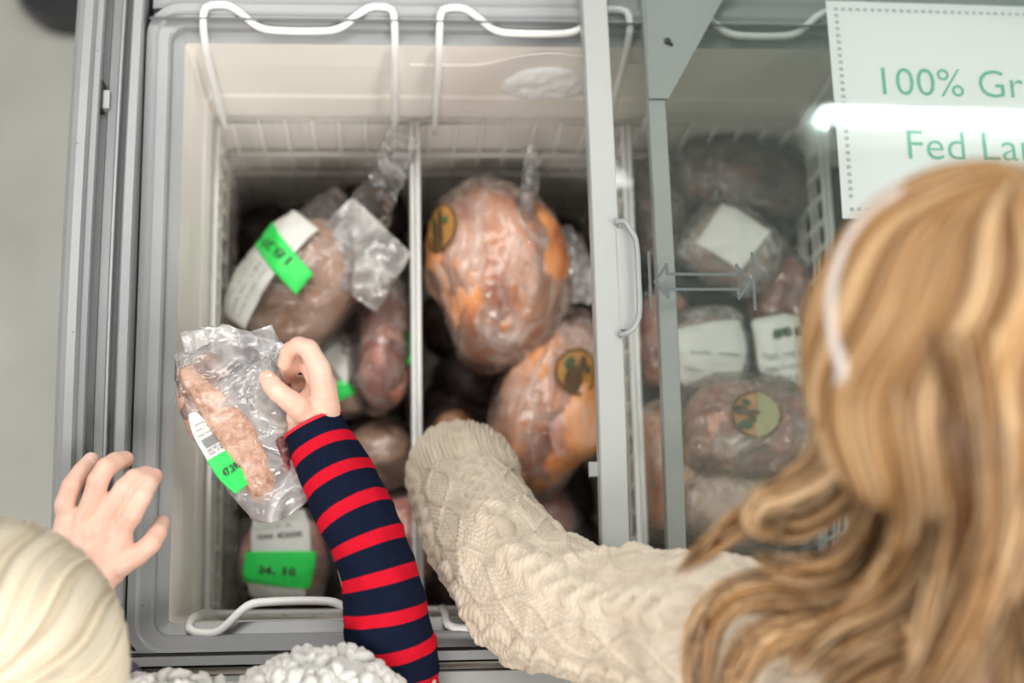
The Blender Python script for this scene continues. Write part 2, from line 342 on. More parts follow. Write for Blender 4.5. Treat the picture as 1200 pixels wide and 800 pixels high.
tube_m = bpy.data.materials.new('tube_glow'); tube_m.use_nodes = True; t = tube_m.node_tree; t.nodes.clear(); em = nd(t, 'ShaderNodeEmission', Color=(.88, 1, .97, 1), Strength=60.); t.links.new(em.outputs[0], nd(t, 'ShaderNodeOutputMaterial').inputs[0])
#SECTION2
# ================================================================== SETTING
YC = 0.305
def arch(Y): return -0.018 * ((np.asarray(Y) - YC) / 0.3) ** 2
mb = MB(); mb.box((-4, -4, -.03), (4, 4, 0)); fl = mb.build('floor', floor_m); tag(fl, 'bare grey concrete shop floor', 'floor', kind='structure')

mb = MB(); mb.box((-4, -4, 3.6), (4, 4, 3.7)); ce = mb.build('ceiling', plain('ceiling_grey', (.13, .14, .14), .9)); tag(ce, 'dim grey shop ceiling', 'ceiling', kind='structure')

# ================================================================== CHEST FREEZER
FX0, FX1, FY0, FY1, ZR = -.185, .99, .0515, .557, .90
fz = root('chest_freezer', (.36, .30, 0), 'long grey and white chest freezer with sliding glass lids, full of meat', 'freezer')
def ring_pts(d, r, z, k=6):
    x0, x1, y0, y1 = FX0-d, FX1+d, FY0-d, FY1+d; P = []
    for cx, cy, a0 in ((x1-r, y1-r, 0), (x0+r, y1-r, 90), (x0+r, y0+r, 180), (x1-r, y0+r, 270)):
        for i in range(k+1): a = math.radians(a0+90*i/k); P.append((cx+r*math.cos(a), cy+r*math.sin(a), z))
    return P
def rings(name, spec, m, parent, close=False):
    V = []; 
    for d, r, z in spec: V += ring_pts(d, r, z)
    n = 28; F = [(i*n+j, i*n+(j+1) % n, (i+1)*n+(j+1) % n, (i+1)*n+j) for i in range(len(spec)-1) for j in range(n)]
    if close: F.append(tuple(range(n)))
    F = [f[::-1] for f in F]
    return mk(name, V, F, m, parent, smooth=False)
rings('liner', [(-.012, .012, .28), (-.006, .010, .79), (-.0045, .010, .796), (-.003, .006, .86), (0, .004, .901)], liner_m, fz, close=True)
rings('rim_ledge', [(0, .004, .9008), (.0095, .012, .9035), (.0105, .013, .911), (.0125, .014, .913), (.0210, .022, .9135), (.0225, .024, .9145), (.0245, .026, .9155), (.031, .03, .9155)], rail_m, fz)
def sweepY(name, prof, m, parent, y0=-.03, y1=.66, n=40, arched=True):
    """prof: list of (x, z); swept along Y following the arched lid line"""
    Y = np.linspace(y0, y1, n+1); k = len(prof); V = [(x, y, z+(float(arch(y)) if arched and z > .8 else 0)) for y in Y for x, z in prof]
    F = [(i*k+j, (i+1)*k+j, (i+1)*k+(j+1) % k, i*k+(j+1) % k) for i in range(n) for j in range(k)] + [tuple(range(k)), tuple(n*k+j for j in range(k))[::-1]]
    o = mk(name, V, F, m, parent, smooth=False); o.data.set_sharp_from_angle(angle=.6) if False else None; return o
def sweepX(name, prof, m, parent, x0, x1):
    k = len(prof); V = [(x, y, z) for x in (x0, x1) for y, z in prof]
    F = [(j, (j+1) % k, k+(j+1) % k, k+j) for j in range(k)] + [tuple(range(k))[::-1], tuple(k+j for j in range(k))]
    return mk(name, V, F, m, parent, smooth=False)
def rprof(px_list):
    out = []
    for px, z in px_list: out.append((float(at(px, 400, z)[0]), z))
    return out
side = rprof([(154, .927), (153, .935), (151.5, .948), (149, .951), (139, .952), (137, .949), (135.5, .938), (130.5, .937), (129.5, .950), (128, .953), (125.5, .953), (124, .942), (114, .941), (112.5, .936), (104.5, .935),
              (103.5, .953), (101, .957), (94, .958), (92, .962), (88, .966), (78, .966), (72, .962), (69, .955), (67.5, .94)])
sx = side[-1][0]
sweepY('side_rail', side + [(sx, .84), (float(at(154, 400, .927)[0]), .84)], rail_m, fz)
mb = MB(); xa = float(at(124, 110, .945)[0]); 
mb.box((float(at(124, 110, .95)[0]) + .001, at(120, 121, .95)[1], .905), (float(at(114, 110, .95)[0]), at(120, 100, .95)[1], .9395)); mb.build('rail_end_stop', frame_m, fz)
mb = MB(); mb.box((float(at(118, 110, .95)[0]) - .0042, at(120, 124, .95)[1], .91), (float(at(118, 110, .95)[0]), at(120, 90, .95)[1], .9440)); mb.build('rail_notch', gasket_m, fz)
fp = lambda y, z: (float(at(300, y, z)[1]), z)
# near frame strips (towards the people) and far frame
sweepX('near_deck', [(FY0-.024, .924), (FY0-.0252, .908), (-.0005, .908), (-.001, .84), (FY0-.022, .84)], gasket_m, fz, sx+.01, 1.03)
def strip(name, y0, y1, z, m, h=.012): mb = MB(); a, b_ = fp(y0, z), fp(y1, z); mb.box((sx+.03, b_[0], z-h), (1.03, a[0], z)); return mb.build(name, m, fz)
strip('near_track', 759.5, 766, .914, dirty_m); strip('near_rail', 767, 778, .925, rail_m, .02); strip('near_track', 780.5, 789, .916, dirty_m)
sweepX('near_front', [fp(790.5, .922), fp(792, .926), fp(818, .926), fp(836, .918), (fp(836, .918)[0]-.003, .84), (fp(790.5, .922)[0], .84)], frame_m, fz, sx, 1.03)
sweepX('far_deck', [fp(21.5, .924), fp(19.5, .900), fp(15.5, .900), fp(13, .904), fp(11, .906), fp(-40, .906), fp(-46, .900), (fp(-46, .92)[0], .84), (fp(21, .9)[0], .84)], rail_m, fz, at(176, 10, .92)[0], 1.03)
mb = MB(); mb.box((sx+.004, fp(836, .918)[0]+.004, .05), (1.03, fp(-46, .92)[0]-.002, .845)); 
V = np.array([(sx+.004, fp(836, .918)[0]+.004), (1.03, fp(836, .918)[0]+.004), (1.03, fp(-46, .92)[0]-.002), (sx+.004, fp(-46, .92)[0]-.002)])
inn = np.array([(FX0-.012, FY0-.012), (FX1+.012, FY0-.012), (FX1+.012, FY1+.012), (FX0-.012, FY1+.012)])
Vb = [(*p, .05) for p in V] + [(*p, .845) for p in V] + [(*p, .845) for p in inn]
mk('cabinet_body', Vb, [(3,2,1,0)] + [(i, (i+1) % 4, 4+(i+1) % 4, 4+i) for i in range(4)] + [(4+i, 4+(i+1) % 4, 8+(i+1) % 4, 8+i) for i in range(4)], white_m, fz, smooth=False)
mb = MB(); mb.box((sx+.03, .0, 0), (1.0, .6, .05)); mb.build('plinth', dark_m, fz, smooth=False)
# frost on the far wall
fc = at(643, 118, .83); fc[1] = FY1-.004
n = 26; V = []; 
for i in range(n+1):
    for j in range(n+1):
        a, b_ = (i/n-.5)*2, (j/n-.5)*2; x = fc[0]+a*.046; z = .822+b_*.042; P = np.array([[x, 0, z]]); r = max(0., 1-(a*a+b_*b_)*1.1+.5*(vnoise(P, 40)[0]-.5))
        V.append((x, FY1-.0005-.010*math.sqrt(r)*(0.6+.8*fbm(P, 130)[0]) if r > 0 else FY1+.004, z))
mk('frost_patch', V, [(i*(n+1)+j, (i+1)*(n+1)+j, (i+1)*(n+1)+j+1, i*(n+1)+j+1) for i in range(n) for j in range(n)], frost_m, fz)
mb = MB(); q = [W(480, 86, .865), W(520, 86, .865), W(565, 84, .867), (.0+at(610, 70, .88)[0], 0, .888), (at(650, 64, .89)[0], 0, .894), (at(690, 72, .88)[0], 0, .885), (at(760, 86, .87)[0], 0, .868)]
mb.tube(spl([(p[0], FY1-.0030, p[2]) for p in q], 30), .0007, 6); mb.build('frost_line', liner_m, fz)

# sliding lids -------------------------------------------------------
def pane(name, x0, x1, z, m, parent, y0=-.0, y1=.60, th=.004, n=150):
    Y = np.linspace(y0, y1, n+1); V = []
    for y in Y:
        h = z+float(arch(y)); V += [(x0, y, h), (x1, y, h), (x1, y, h-th), (x0, y, h-th)]
    F = [(4*i+a, 4*i+(a+1) % 4, 4*i+4+(a+1) % 4, 4*i+4+a) for i in range(n) for a in range(4)] + [(3,2,1,0), (4*n, 4*n+1, 4*n+2, 4*n+3)]
    return mk(name, V, F, m, parent, smooth=False)
b1x0, b1x1 = float(at(703.5, 540, .965)[0]), float(at(735.5, 540, .965)[0])
lid = sweepY('upper_sliding_lid', [(b1x0, .948), (b1x0, .964), (b1x0+.0012, .966), (b1x1-.001, .966), (b1x1, .965), (b1x1, .948)], frame_m, fz, .0, .645)
pane('glass_pane', b1x1-.002, 1.0, .9585, glass_m, lid, y1=.628)
for y in (.634, -.012):
    mb = MB(); mb.box((b1x0, y-.006, .938), (1.0, y+.010, .951)); mb.build('end_rail', frame_m, lid)
mb = MB(); y0, y1 = at(725, 388, .96)[1], at(725, 268, .965)[1]; hx = float(at(743, 330, .965)[0])
mb.box((b1x1-.002, y0, .958), (hx, y1, .9665)); mb.build('handle_plate', frame_m, lid)
mb = MB(); hz = .971
P = [(b1x1-.003, y1+.005, hz-.004), (b1x1+.004, y1+.0045, hz), (hx-.003, y1-.002, hz+.001), (hx+.0015, y1-.012, hz+.002), (hx+.0025, (y0+y1)/2, hz+.002), (hx+.0015, y0+.010, hz+.002), (hx-.004, y0-.001, hz+.001), (b1x1+.003, y0-.004, hz), (b1x1-.003, y0-.005, hz-.004)]
mb.tube(spl(P, 60), .0024, 10); mb.build('handle', rail_m, lid, smooth=True)
for yy in (548, 112):
    mb = MB(); a = at(697, yy, .955); mb.box((a[0]-.0035, a[1]-.006, .945+float(arch(a[1]))), (b1x0+.001, a[1]+.006, .952+float(arch(a[1])))); mb.build('stop_tab', frame_m, lid)
# two-headed arrow printed on the glass
def on_glass(px, py, z0):
    z = z0
    for _ in range(6): y = at(px, py, z)[1]; z = z0+float(arch(y))
    return at(px, py, z)
def outline(name, polys, w, m, parent, z0=.9592):
    mb = MB()
    for P in polys:
        for a, b_ in zip(P[:-1], P[1:]):
            A, B = on_glass(*a, z0), on_glass(*b_, z0); n_ = np.cross(B-A, (0, 0, 1.)); n_ = n_/np.linalg.norm(n_)*w/2; t_ = (B-A)/np.linalg.norm(B-A)*w/2
            A = A-t_; B = B+t_; mb.add([A-n_, B-n_, B+n_, A+n_, A-n_+(0,0,.0004), B-n_+(0,0,.0004), B+n_+(0,0,.0004), A+n_+(0,0,.0004)], [(0,1,2,3),(7,6,5,4),(0,4,5,1),(1,5,6,2),(2,6,7,3),(3,7,4,0)])
    return mb.build(name, m, parent)
outline('arrow_marking', [[(760, 296), (763, 360)], [(881, 297), (885, 362)],
        [(768, 330), (781, 310), (782, 321), (864, 322), (863, 311), (880, 330), (866, 349), (865, 339), (782, 339), (783, 348), (768, 330)]], .0025, decal_m, lid)
# lower lid with corner gusset
c0, c1_ = float(at(778, 540, .935)[0]), float(at(800, 540, .935)[0])
lid2 = sweepY('lower_sliding_lid', [(c0, .930), (c0, .9405), (c0+.001, .942), (c1_-.001, .942), (c1_, .941), (c1_, .930)], frame_m, fz, .0, .62)
pane('glass_pane', c1_-.002, 1.0, .939, glass_m, lid2, y1=.605)
mb = MB(); A = [on_glass(*p, .943) for p in ((752, 0), (848, -2), (783, 116), (760, 116), (756, -30), (866, -30))]
o5 = [A[4], A[5], A[1], A[2], A[3]]; top = [p+np.array([0, 0, .0015]) for p in o5]; mb.add(o5+top, [(4,3,2,1,0), (5,6,7,8,9)]+[(i, (i+1) % 5, 5+(i+1) % 5, 5+i) for i in range(5)]); mb.build('corner_gusset', frame_m, lid2)
s_ = on_glass(782, 48, .9450); mb = MB(); mb.ell(s_, (.0032, .0032, .0012)); s2 = on_glass(788, 53, .9450); mb.tube([s_, s2], .0015, 8); mb.build('keyhole', dark_m, lid2, smooth=True)

# paper sign under the upper glass ----------------------------------
sg = root('paper_sign', on_glass(1180, 180, .945), 'white paper sign with green lettering and dotted grey border under the glass', 'sign')
O = on_glass(966, 3, .944); ex = on_glass(1200, 10, .944)-O; ex /= np.linalg.norm(ex); ey = on_glass(1001, 246, .944)-O; ey -= ex*(ey@ex); ey[2] = 0; ex[2] = 0; ey /= np.linalg.norm(ey); ex /= np.linalg.norm(ex)
def sgp(a, b_, h=0.): 
    p = O+ex*a+ey*b_; return np.array([p[0], p[1], .9480+float(arch(p[1]))+h])
SWd, SHt = .297, .21
n = 24; V = [sgp(SWd*i/n, SHt*j/n, k) for k in (0, -.0003) for i in range(n+1) for j in range(n+1)]
F = [(i*(n+1)+j, (i+1)*(n+1)+j, (i+1)*(n+1)+j+1, i*(n+1)+j+1)[::s1] for s1 in (1, -1) for i in range(n) for j in range(n)]; F = F[:n*n]+[tuple(q+(n+1)**2 for q in f) for f in F[n*n:]]
mk('sheet', V, F, paper_m, sg)
mb = MB(); i0 = .0085; st_ = .0067
def dot(a, b_):
    P = [sgp(a+.0021*r_*math.cos(t_), b_+.0018*r_*math.sin(t_), .0004) for r_ in (1, .42) for t_ in np.linspace(0, 2*math.pi, 7)[:-1]]; mb.add(P, [(i, (i+1) % 6, 6+(i+1) % 6, 6+i)[::-1] for i in range(6)])
for k in range(int((SWd-2*i0)/st_)+1):
    for bb in (i0, SHt-i0): dot(i0+k*st_, bb)
for k in range(1, int((SHt-2*i0)/st_)):
    for aa in (i0, SWd-i0): dot(aa, i0+k*st_)
mb.build('dotted_border', grey_txt, sg)
def sign_text(txt, px, pyt, pyb, pxe=None):
    V, F = text_mesh(txt, bold=-.006); inv = lambda p: ((p-O)@ex, (p-O)@ey)
    a0, b0 = inv(on_glass(px, pyt, .944)); a1, b1 = inv(on_glass(px, pyb, .944)); hc = V[:, 1].max()-0; s = (b1-b0)/.73
    x = V[:, 0]-V[:, 0].min()
    P = [sgp(a0+xx*s*.97, b1-yy*s, .0006) for xx, yy in zip(x, V[:, 1])]; mk('lettering', P, F, green_txt, sg, smooth=False)
sign_text('100% Grass', 1030, 79, 113); sign_text('Fed Lamb', 1060, 152, 188)

# ================================================================== WIRE BASKETS
def basket(x0, x1, label, y0=.066, y1=.541, zt=.752, zb=.44, hooks=True):
    r = root('wire_basket', ((x0+x1)/2, (y0+y1)/2, zb), label, 'basket', 'white wire baskets in the freezer')
    R1, R2 = .0028, .0013
    mb = MB(); mb.tube([(x0, y0, zt), (x1, y0, zt), (x1, y1, zt), (x0, y1, zt), (x0, y0, zt)], R1, 8)
    mb.build('rim', wire_m, r, smooth=True)
    lv = (.705, .655, .585, .52); dz = zt-zb
    for X, sgn in ((x0, 1), (x1, -1)):
        mb = MB()
        for y in np.arange(y0+.013, y1, .0262): mb.tube([(X-sgn*.0008, y, zt+.002), (X+sgn*.0015, y, zb)], R2, 6)
        for z in lv: mb.tube([(X, y0, z), (X, y1, z)], R2*(1.4 if z == .655 else 1), 6)
        mb.build('side_grid', grid_m, r, smooth=True)
    for Y, sgn in ((y0, 1), (y1, -1)):
        mb = MB()
        for x in np.arange(x0+.013, x1-.005, .0262): mb.tube([(x, Y-sgn*.0008, zt+.002), (x, Y+sgn*.004, zb)], R2, 6)
        for z in (.66, .60, .50): mb.tube([(x0, Y, z), (x1, Y, z)], R2*1.5, 6)
        mb.build('end_grid', grid_m, r, smooth=True)
    mb = MB()
    for x in np.arange(x0+.013, x1-.005, .0262): mb.tube([(x, y0, zb), (x, y1, zb)], R2, 6)
    for y in np.arange(y0+.03, y1, .05): mb.tube([(x0, y, zb), (x1, y, zb)], R2, 6)
    mb.build('bottom_grid', grid_m, r, smooth=True)
    if hooks:
        for Yw, s, e, d in ((FY1, 1, .0285, .0075), (FY0, -1, .0085, -.0150)):   # handle: hooks over the ledge at each end and dips toward the middle
            Yb = y1 if s > 0 else y0; zl = .9145 if s > 0 else .9085; a, b_ = x0+(.006 if x0 < -.1 else .018), x1-.017
            if s > 0: head = [(0, Yb, zt-.02), (0, Yb+s*.002, .80), (0, Yw-.004, .886), (0, Yw+.012, .916), (.002, Yw+e-.003, zl+.004), (.010, Yw+e, zl+.004)]
            else: head = [(0, Yb, zt-.02), (0, Yb-.002, .80), (0, Yw+.004, .886), (0, Yw-.004, .909), (.002, Yw-e+.002, zl+.002), (.009, Yw-e, zl)]
            mid = [(.024, Yw+s*(e-.001), zl+.003), (.047, Yw+s*(d+.003), .915), (.060, Yw+s*d, .9135)]
            P = [(a+p[0], p[1], p[2]) for p in head+mid]; P += [(b_-p[0], p[1], p[2]) for p in (head+mid)[::-1]]
            mb = MB(); mb.tube(spl(P, 110), .0035, 10); mb.build('handle', wire_m, r, smooth=True)
    return r
basket(-.1735, .0172, 'leftmost white wire basket, holding the green-stickered meat packages')
basket(.0222, .2280, 'second white wire basket from the left, holding two orange whole chickens')
basket(.2330, .4285, 'white wire basket under the glass, holding the pack with round sticker')
basket(.4335, .6300, 'white wire basket under the paper sign')
#SECTION3
# ================================================================== MEAT PACKAGES
def nz(amp, f, kind='ridge', seed=0, amp2=0, f2=0):
    def fn(P, u, v):
        r = amp*((ridge(P, f, seed) if kind == 'ridge' else fbm(P, f, seed))-.5)
        if amp2: r = r+amp2*((ridge(P, f2, seed+5) if kind == 'ridge' else fbm(P, f2, seed+5))-.5)
        return r
    return fn
def ST(*rows): return [W(px, py, z, w, w)[:4]+(t,) for px, py, z, w, t in rows]     # px, py, z, half width px, half thickness m
GP = 'packages of frozen meat'
def pack(label, meat_st, film_st, mm, fm, group=GP, roll=0., mn=None, fn_=None, ends=(.2, .2), fends=(.15, .15), name='meat_package', fres=(90, 72), p=.9):
    c = np.array(meat_st[len(meat_st)//2][:3]); r = root(name, (c[0], c[1], c[2]-.03), label, 'package', group)
    ML = Loft(meat_st, ends=ends, roll=roll, p=p, noise=mn or nz(.012, 24, 'fbm', len(bpy.data.objects), .004, 80)); ML.mesh('meat', mm, r, 56, 44)
    FL = Loft(film_st, ends=fends, roll=roll, p=p, noise=fn_ or nz(.007, 22, 'ridge', len(bpy.data.objects), .0020, 60)); FL.mesh('film', fm, r, *fres)
    return r, ML, FL
def prints(L, r, u0, u1, v0, v1, m, rows=5, big=None, off=.0035, size=.6):
    """small print rows on a label; vertical run along v"""
    os_ = []
    words = ['Meats net wt', 'keep frozen', 'lot 0417 lb', 'packed on', 'safe handling', 'price per lb']
    for k in range(rows):
        a = u0+(u1-u0)*(k+.2)/rows; b_ = u0+(u1-u0)*(k+.2+size)/rows
        if L: os_.append(loft_text(L, 'print', words[k % 6], m, r, a, b_, v0+.01*(k % 2), v1-.02*((k*7) % 3), off, swap=True))
    if len(os_) > 1: return merge('print', os_, r)
# -- basket 1 ---------------------------------------------------------
r, ML, FL = pack('large clear bag of brown roast, green sticker on white label, below back handle',
    ST((308, 400, .66, 36, .030), (330, 368, .67, 58, .042), (368, 318, .68, 60, .042), (405, 268, .68, 38, .03)),
    ST((302, 412, .66, 44, .034), (326, 374, .67, 66, .050), (366, 322, .68, 69, .052), (404, 280, .685, 62, .040), (430, 255, .69, 52, .022)), roast_m, film_soft, fends=(.15, 0))
lb = FL.patch('label', lab_m, r, .10, .74, .29, .47, .0030); 
gs = FL.patch('price_sticker', stick_m, r, .44, .58, .225, .45, .0042, skew=.35)
for k in range(5): loft_text(FL, 'print', ['keep frozen until use', 'net wt  1.82 lb', 'roast  price per lb', 'packed by farm', 'safe handling'][k], faint_txt, lb, .14, .48, .31+.03*k, .325+.03*k, .0042)
loft_text(FL, 'print', '18.20', black_txt, gs, .49, .54, .28, .40, .0052, swap=True)
tl = Loft(ST((398, 326, .70, 62, .016), (420, 298, .715, 60, .009), (438, 276, .725, 56, .004), (448, 264, .73, 52, .0015)), ends=(0, 0), roll=[0, .05, .15, .2], noise=nz(.009, 22, 'ridge', 4, .002, 60)); tl.mesh('bag_tail', film_thin, r, 60, 60)
tl = Loft(ST((425, 262, .70, 30, .012), (447, 225, .73, 24, .008), (462, 185, .755, 20, .005), (470, 158, .77, 15, .002)), ends=(0, 0), noise=nz(.010, 30, 'ridge', 8, .004, 70)); tl.mesh('bag_tail', film_soft, r, 50, 40)
r, ML, FL = pack('narrow clear bag of pink bony meat beside the first divider', ST((452, 335, .63, 18, .018), (450, 385, .64, 25, .028), (448, 440, .64, 28, .03), (452, 480, .63, 20, .018)),
    ST((455, 320, .63, 24, .015), (450, 380, .64, 33, .034), (444, 440, .64, 35, .036), (440, 488, .63, 26, .012)), ham_m, film_m)
FL.patch('price_sticker', stick_m, r, .45, .65, .42, .52, .003)
r, ML, FL = pack('brown packet with white label tucked behind the raised hand', ST((372, 412, .60, 30, .018), (405, 440, .61, 34, .024), (425, 480, .60, 28, .02)),
    ST((368, 408, .60, 34, .02), (405, 440, .61, 38, .028), (428, 486, .60, 32, .022)), roast_m, film_soft)
lb = FL.patch('label', lab_m, r, .14, .62, .22, .42, .003); loft_text(FL, 'print', 'PORK', black_txt, lb, .32, .56, .29, .34, .0042); FL.patch('price_sticker', stick_m, r, .55, .72, .10, .24, .003)
pack('dark brown packet beside the striped sleeve cuff', ST((432, 498, .57, 30, .02), (450, 535, .58, 38, .028), (462, 575, .57, 28, .02)), ST((428, 492, .57, 34, .022), (450, 535, .58, 42, .032), (464, 582, .57, 32, .022)), roast_m, film_soft)
pack('pale pink packet between the striped sleeve and the knitted cuff', ST((462, 585, .60, 26, .02), (478, 630, .60, 32, .028), (478, 680, .59, 26, .02)), ST((460, 578, .60, 29, .02), (478, 630, .60, 36, .032), (480, 690, .59, 30, .022)), ham_m, film_soft)
r, ML, FL = pack('pinkish packet with white label and wide green sticker at near basket end', ST((328, 615, .62, 40, .022), (332, 650, .63, 50, .03), (326, 695, .62, 44, .024)),
    ST((328, 596, .62, 44, .018), (332, 650, .63, 56, .034), (326, 706, .62, 50, .022)), ham_m, film_m, p=.7)
lb = FL.patch('label', lab_m, r, .14, .98, .17, .33, .0035)
gs = FL.patch('price_sticker', stick_m, r, .50, .76, .15, .345, .0050)
loft_text(FL, 'print', 'PORK CHOPS', black_txt, lb, .37, .41, .20, .30, .0046, swap=True, bold=.03); prints(FL, lb, .16, .34, .19, .31, faint_txt, 3, off=.0046); prints(FL, lb, .80, .94, .19, .31, faint_txt, 2, off=.0046)
loft_text(FL, 'print', '24.10', black_txt, gs, .60, .66, .21, .28, .0060, swap=True, bold=.03)
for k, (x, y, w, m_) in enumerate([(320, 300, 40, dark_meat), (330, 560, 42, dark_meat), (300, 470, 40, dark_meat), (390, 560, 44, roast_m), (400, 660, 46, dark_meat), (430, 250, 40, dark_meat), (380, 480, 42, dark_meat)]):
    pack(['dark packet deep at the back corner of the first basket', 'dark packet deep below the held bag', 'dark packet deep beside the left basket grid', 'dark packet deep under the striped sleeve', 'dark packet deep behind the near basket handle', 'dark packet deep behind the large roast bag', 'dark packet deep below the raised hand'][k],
         ST((x-28, y-40, .50, w*.8, .025), (x, y, .51, w, .035), (x+22, y+40, .50, w*.8, .025)), ST((x-30, y-46, .50, w*.9, .028), (x, y, .51, w*1.1, .04), (x+24, y+46, .50, w*.9, .028)), shade_dark_meat, film_deep, fres=(50, 40))  # filler packets, coloured near black as shade between the upper ones
# -- basket 2: chickens -----------------------------------------------
def rnd_sticker(L, r, uc, vc, du, dv, half=False, off=.003):
    def disc(name, s, m, o, a0=0, a1=2*math.pi, cu=0, cv=0, su=1, inner=0):
        n = 28; T = np.linspace(a0, a1, n+1); V = []; 
        for q in (inner, (inner+1)/2, 1):
            for t_ in T: V.append((uc+du*(cu+s*q*math.cos(t_)*su), vc+dv*(cv+s*q*math.sin(t_))))
        V = np.array(V); F = [(k*(n+1)+i, k*(n+1)+i+1, (k+1)*(n+1)+i+1, (k+1)*(n+1)+i) for k in range(2) for i in range(n)]
        return mk(name, L.pos(V[:, 0], V[:, 1], o), F, m, par[0])
    par = [r]; d = disc('round_sticker', 1, gold_m, off); par[0] = d
    disc('sticker_ring', .97, goldprint_m, off+.0006, inner=.90)
    if half: disc('pale_half', .93, pale_m, off+.0006, a0=-math.pi/2, a1=math.pi/2)
    k = -.42 if half else 0.
    disc('emblem_bar', .40 if not half else .24, goldprint_m, off+.0010, cu=.36+k, cv=-.10, su=1.4 if not half else 1.1); disc('emblem_bar', .20, goldprint_m, off+.0010, cu=-.35+k*.6, cv=.08, su=1.7)
    disc('emblem_leaf', .20, logo_green, off+.0010, cu=-.2+k*.5, cv=-.45, su=1.5); disc('emblem_leaf', .13, logo_green, off+.0010, cu=-.2+k*.5, cv=.42, su=1.3)
def folds(amp, nv, seed):
    def fn(P, u, v):
        q = np.stack([u*1.6+seed, np.cos(2*math.pi*v)*nv/6.28+np.sin(u*3)*.4, np.sin(2*math.pi*v)*nv/6.28], -1); return amp*(ridge(q, 1.3, seed)-.5)+.0022*(ridge(P, 60, seed+2)-.5)+.006*(ridge(P, 20, seed+4)-.5)
    return fn
def chick_noise(seed, legs):
    def fn(P, u, v):
        r = .026*(fbm(P, 20, seed)-.5)+.004*(fbm(P, 80, seed)-.5)
        for uu, vv, a, su, sv in legs: r = r+a*np.exp(-((u-uu)/su)**2-((v-vv)/sv)**2)
        return r
    return fn
r, ML, FL = pack('largest orange chicken in tight bag with gathered neck, nearest the back', 
    ST((560, 222, .66, 36, .03), (572, 265, .665, 66, .05), (582, 318, .665, 80, .058), (578, 372, .66, 64, .055), (556, 424, .65, 34, .035)),
    ST((562, 208, .66, 40, .03), (572, 262, .665, 72, .056), (586, 318, .665, 88, .065), (580, 374, .66, 70, .060), (553, 436, .65, 38, .038)), chick_m, film_tight, 'whole chickens in basket',
    mn=chick_noise(3, [(.35, .10, .012, .2, .08), (.35, .40, .012, .2, .08), (.75, .25, .008, .25, .10), (.5, .25, -.010, .35, .03)]), fn_=folds(.011, 9, 5), fends=(.22, .22), name='whole_chicken')
rnd_sticker(FL, r, .28, .115, .10, .050)
tl = Loft(ST((628, 292, .675, 56, .032), (656, 316, .675, 44, .024), (680, 332, .675, 28, .012), (698, 338, .675, 22, .006)), ends=(.15, 0), noise=nz(.010, 40, 'ridge', 4, .004, 90)); tl.mesh('bag_neck', film_thin, r, 40, 44)
tl = Loft(ST((612, 268, .70, 16, .015), (618, 235, .72, 12, .010), (622, 200, .735, 10, .006), (625, 170, .745, 9, .003)), ends=(.2, 0), noise=nz(.006, 50, 'ridge', 14, .002, 90)); tl.mesh('bag_neck', film_soft, r, 40, 30)
r, ML, FL = pack('orange chicken with round gold sticker, beside the white knit sleeve',
    ST((676, 372, .62, 24, .025), (664, 420, .63, 46, .045), (646, 475, .63, 62, .055), (630, 530, .62, 56, .05), (635, 578, .61, 30, .03)),
    ST((678, 360, .62, 26, .025), (664, 416, .63, 52, .050), (645, 475, .63, 69, .060), (628, 532, .62, 62, .055), (636, 588, .61, 34, .032)), chick2_m, film_tight, 'whole chickens in basket',
    mn=chick_noise(11, [(.35, .12, .010, .2, .08), (.6, .38, .014, .2, .08), (.5, .25, -.008, .35, .03)]), fn_=folds(.010, 9, 15), fends=(.22, .22), name='whole_chicken')
rnd_sticker(FL, r, .385, .285, .10, .060)
pack('greyish pink packet next to the knitted elbow under the chickens', ST((600, 580, .56, 34, .025), (632, 605, .57, 40, .03), (655, 635, .56, 28, .022)), ST((590, 570, .56, 38, .026), (632, 605, .57, 46, .034), (662, 640, .56, 34, .024)), ham_m, film_m)
pack('small red packet behind the knitted cuff', ST((515, 490, .56, 18, .016), (530, 508, .565, 28, .022), (535, 535, .56, 24, .018)), ST((512, 482, .56, 21, .018), (530, 508, .565, 31, .025), (536, 542, .56, 27, .02)), chick2_m, film_soft)
for k, (x, y) in enumerate([(550, 300), (650, 620), (560, 450), (600, 670)]):
    pack(['dark packet deep below the largest chicken', 'dark packet deep by the lid bar in second basket', 'dark packet deep between the divider and chickens', 'dark packet deep under the knitted sleeve'][k],
         ST((x-30, y-35, .48, 34, .025), (x, y, .485, 44, .03), (x+30, y+35, .48, 34, .025)), ST((x-34, y-41, .48, 38, .028), (x, y, .485, 48, .034), (x+34, y+41, .48, 38, .028)), shade_dark_meat, film_deep, fres=(50, 40))  # filler below the chickens, its dark colour standing for shade
# -- basket 3, under the glass ---------------------------------------
pack('dark red packet at the back under the glass', ST((800, 190, 0.665, 34, .03), (845, 205, 0.675, 48, .035), (900, 215, 0.675, 44, .035), (940, 200, 0.665, 28, .02)), ST((790, 185, 0.665, 38, .03), (845, 205, 0.675, 54, .04), (900, 215, 0.675, 52, .04), (950, 198, 0.665, 32, .02)), dark_meat, film_m)
pack('dark packet seen between the lid frames at the back', ST((768, 190, 0.645, 22, .02), (778, 250, 0.655, 30, .03), (775, 310, 0.645, 26, .02)), ST((768, 184, 0.645, 25, .02), (778, 250, 0.655, 34, .034), (775, 318, 0.645, 29, .024)), dark_meat, film_m)
pack('red bony packet seen between the lid frames at mid length', ST((775, 345, 0.675, 24, .02), (782, 400, 0.685, 30, .03), (778, 455, 0.675, 26, .02)), ST((775, 338, 0.675, 28, .022), (782, 400, 0.685, 34, .034), (778, 462, 0.675, 30, .024)), ham_m, film_m)
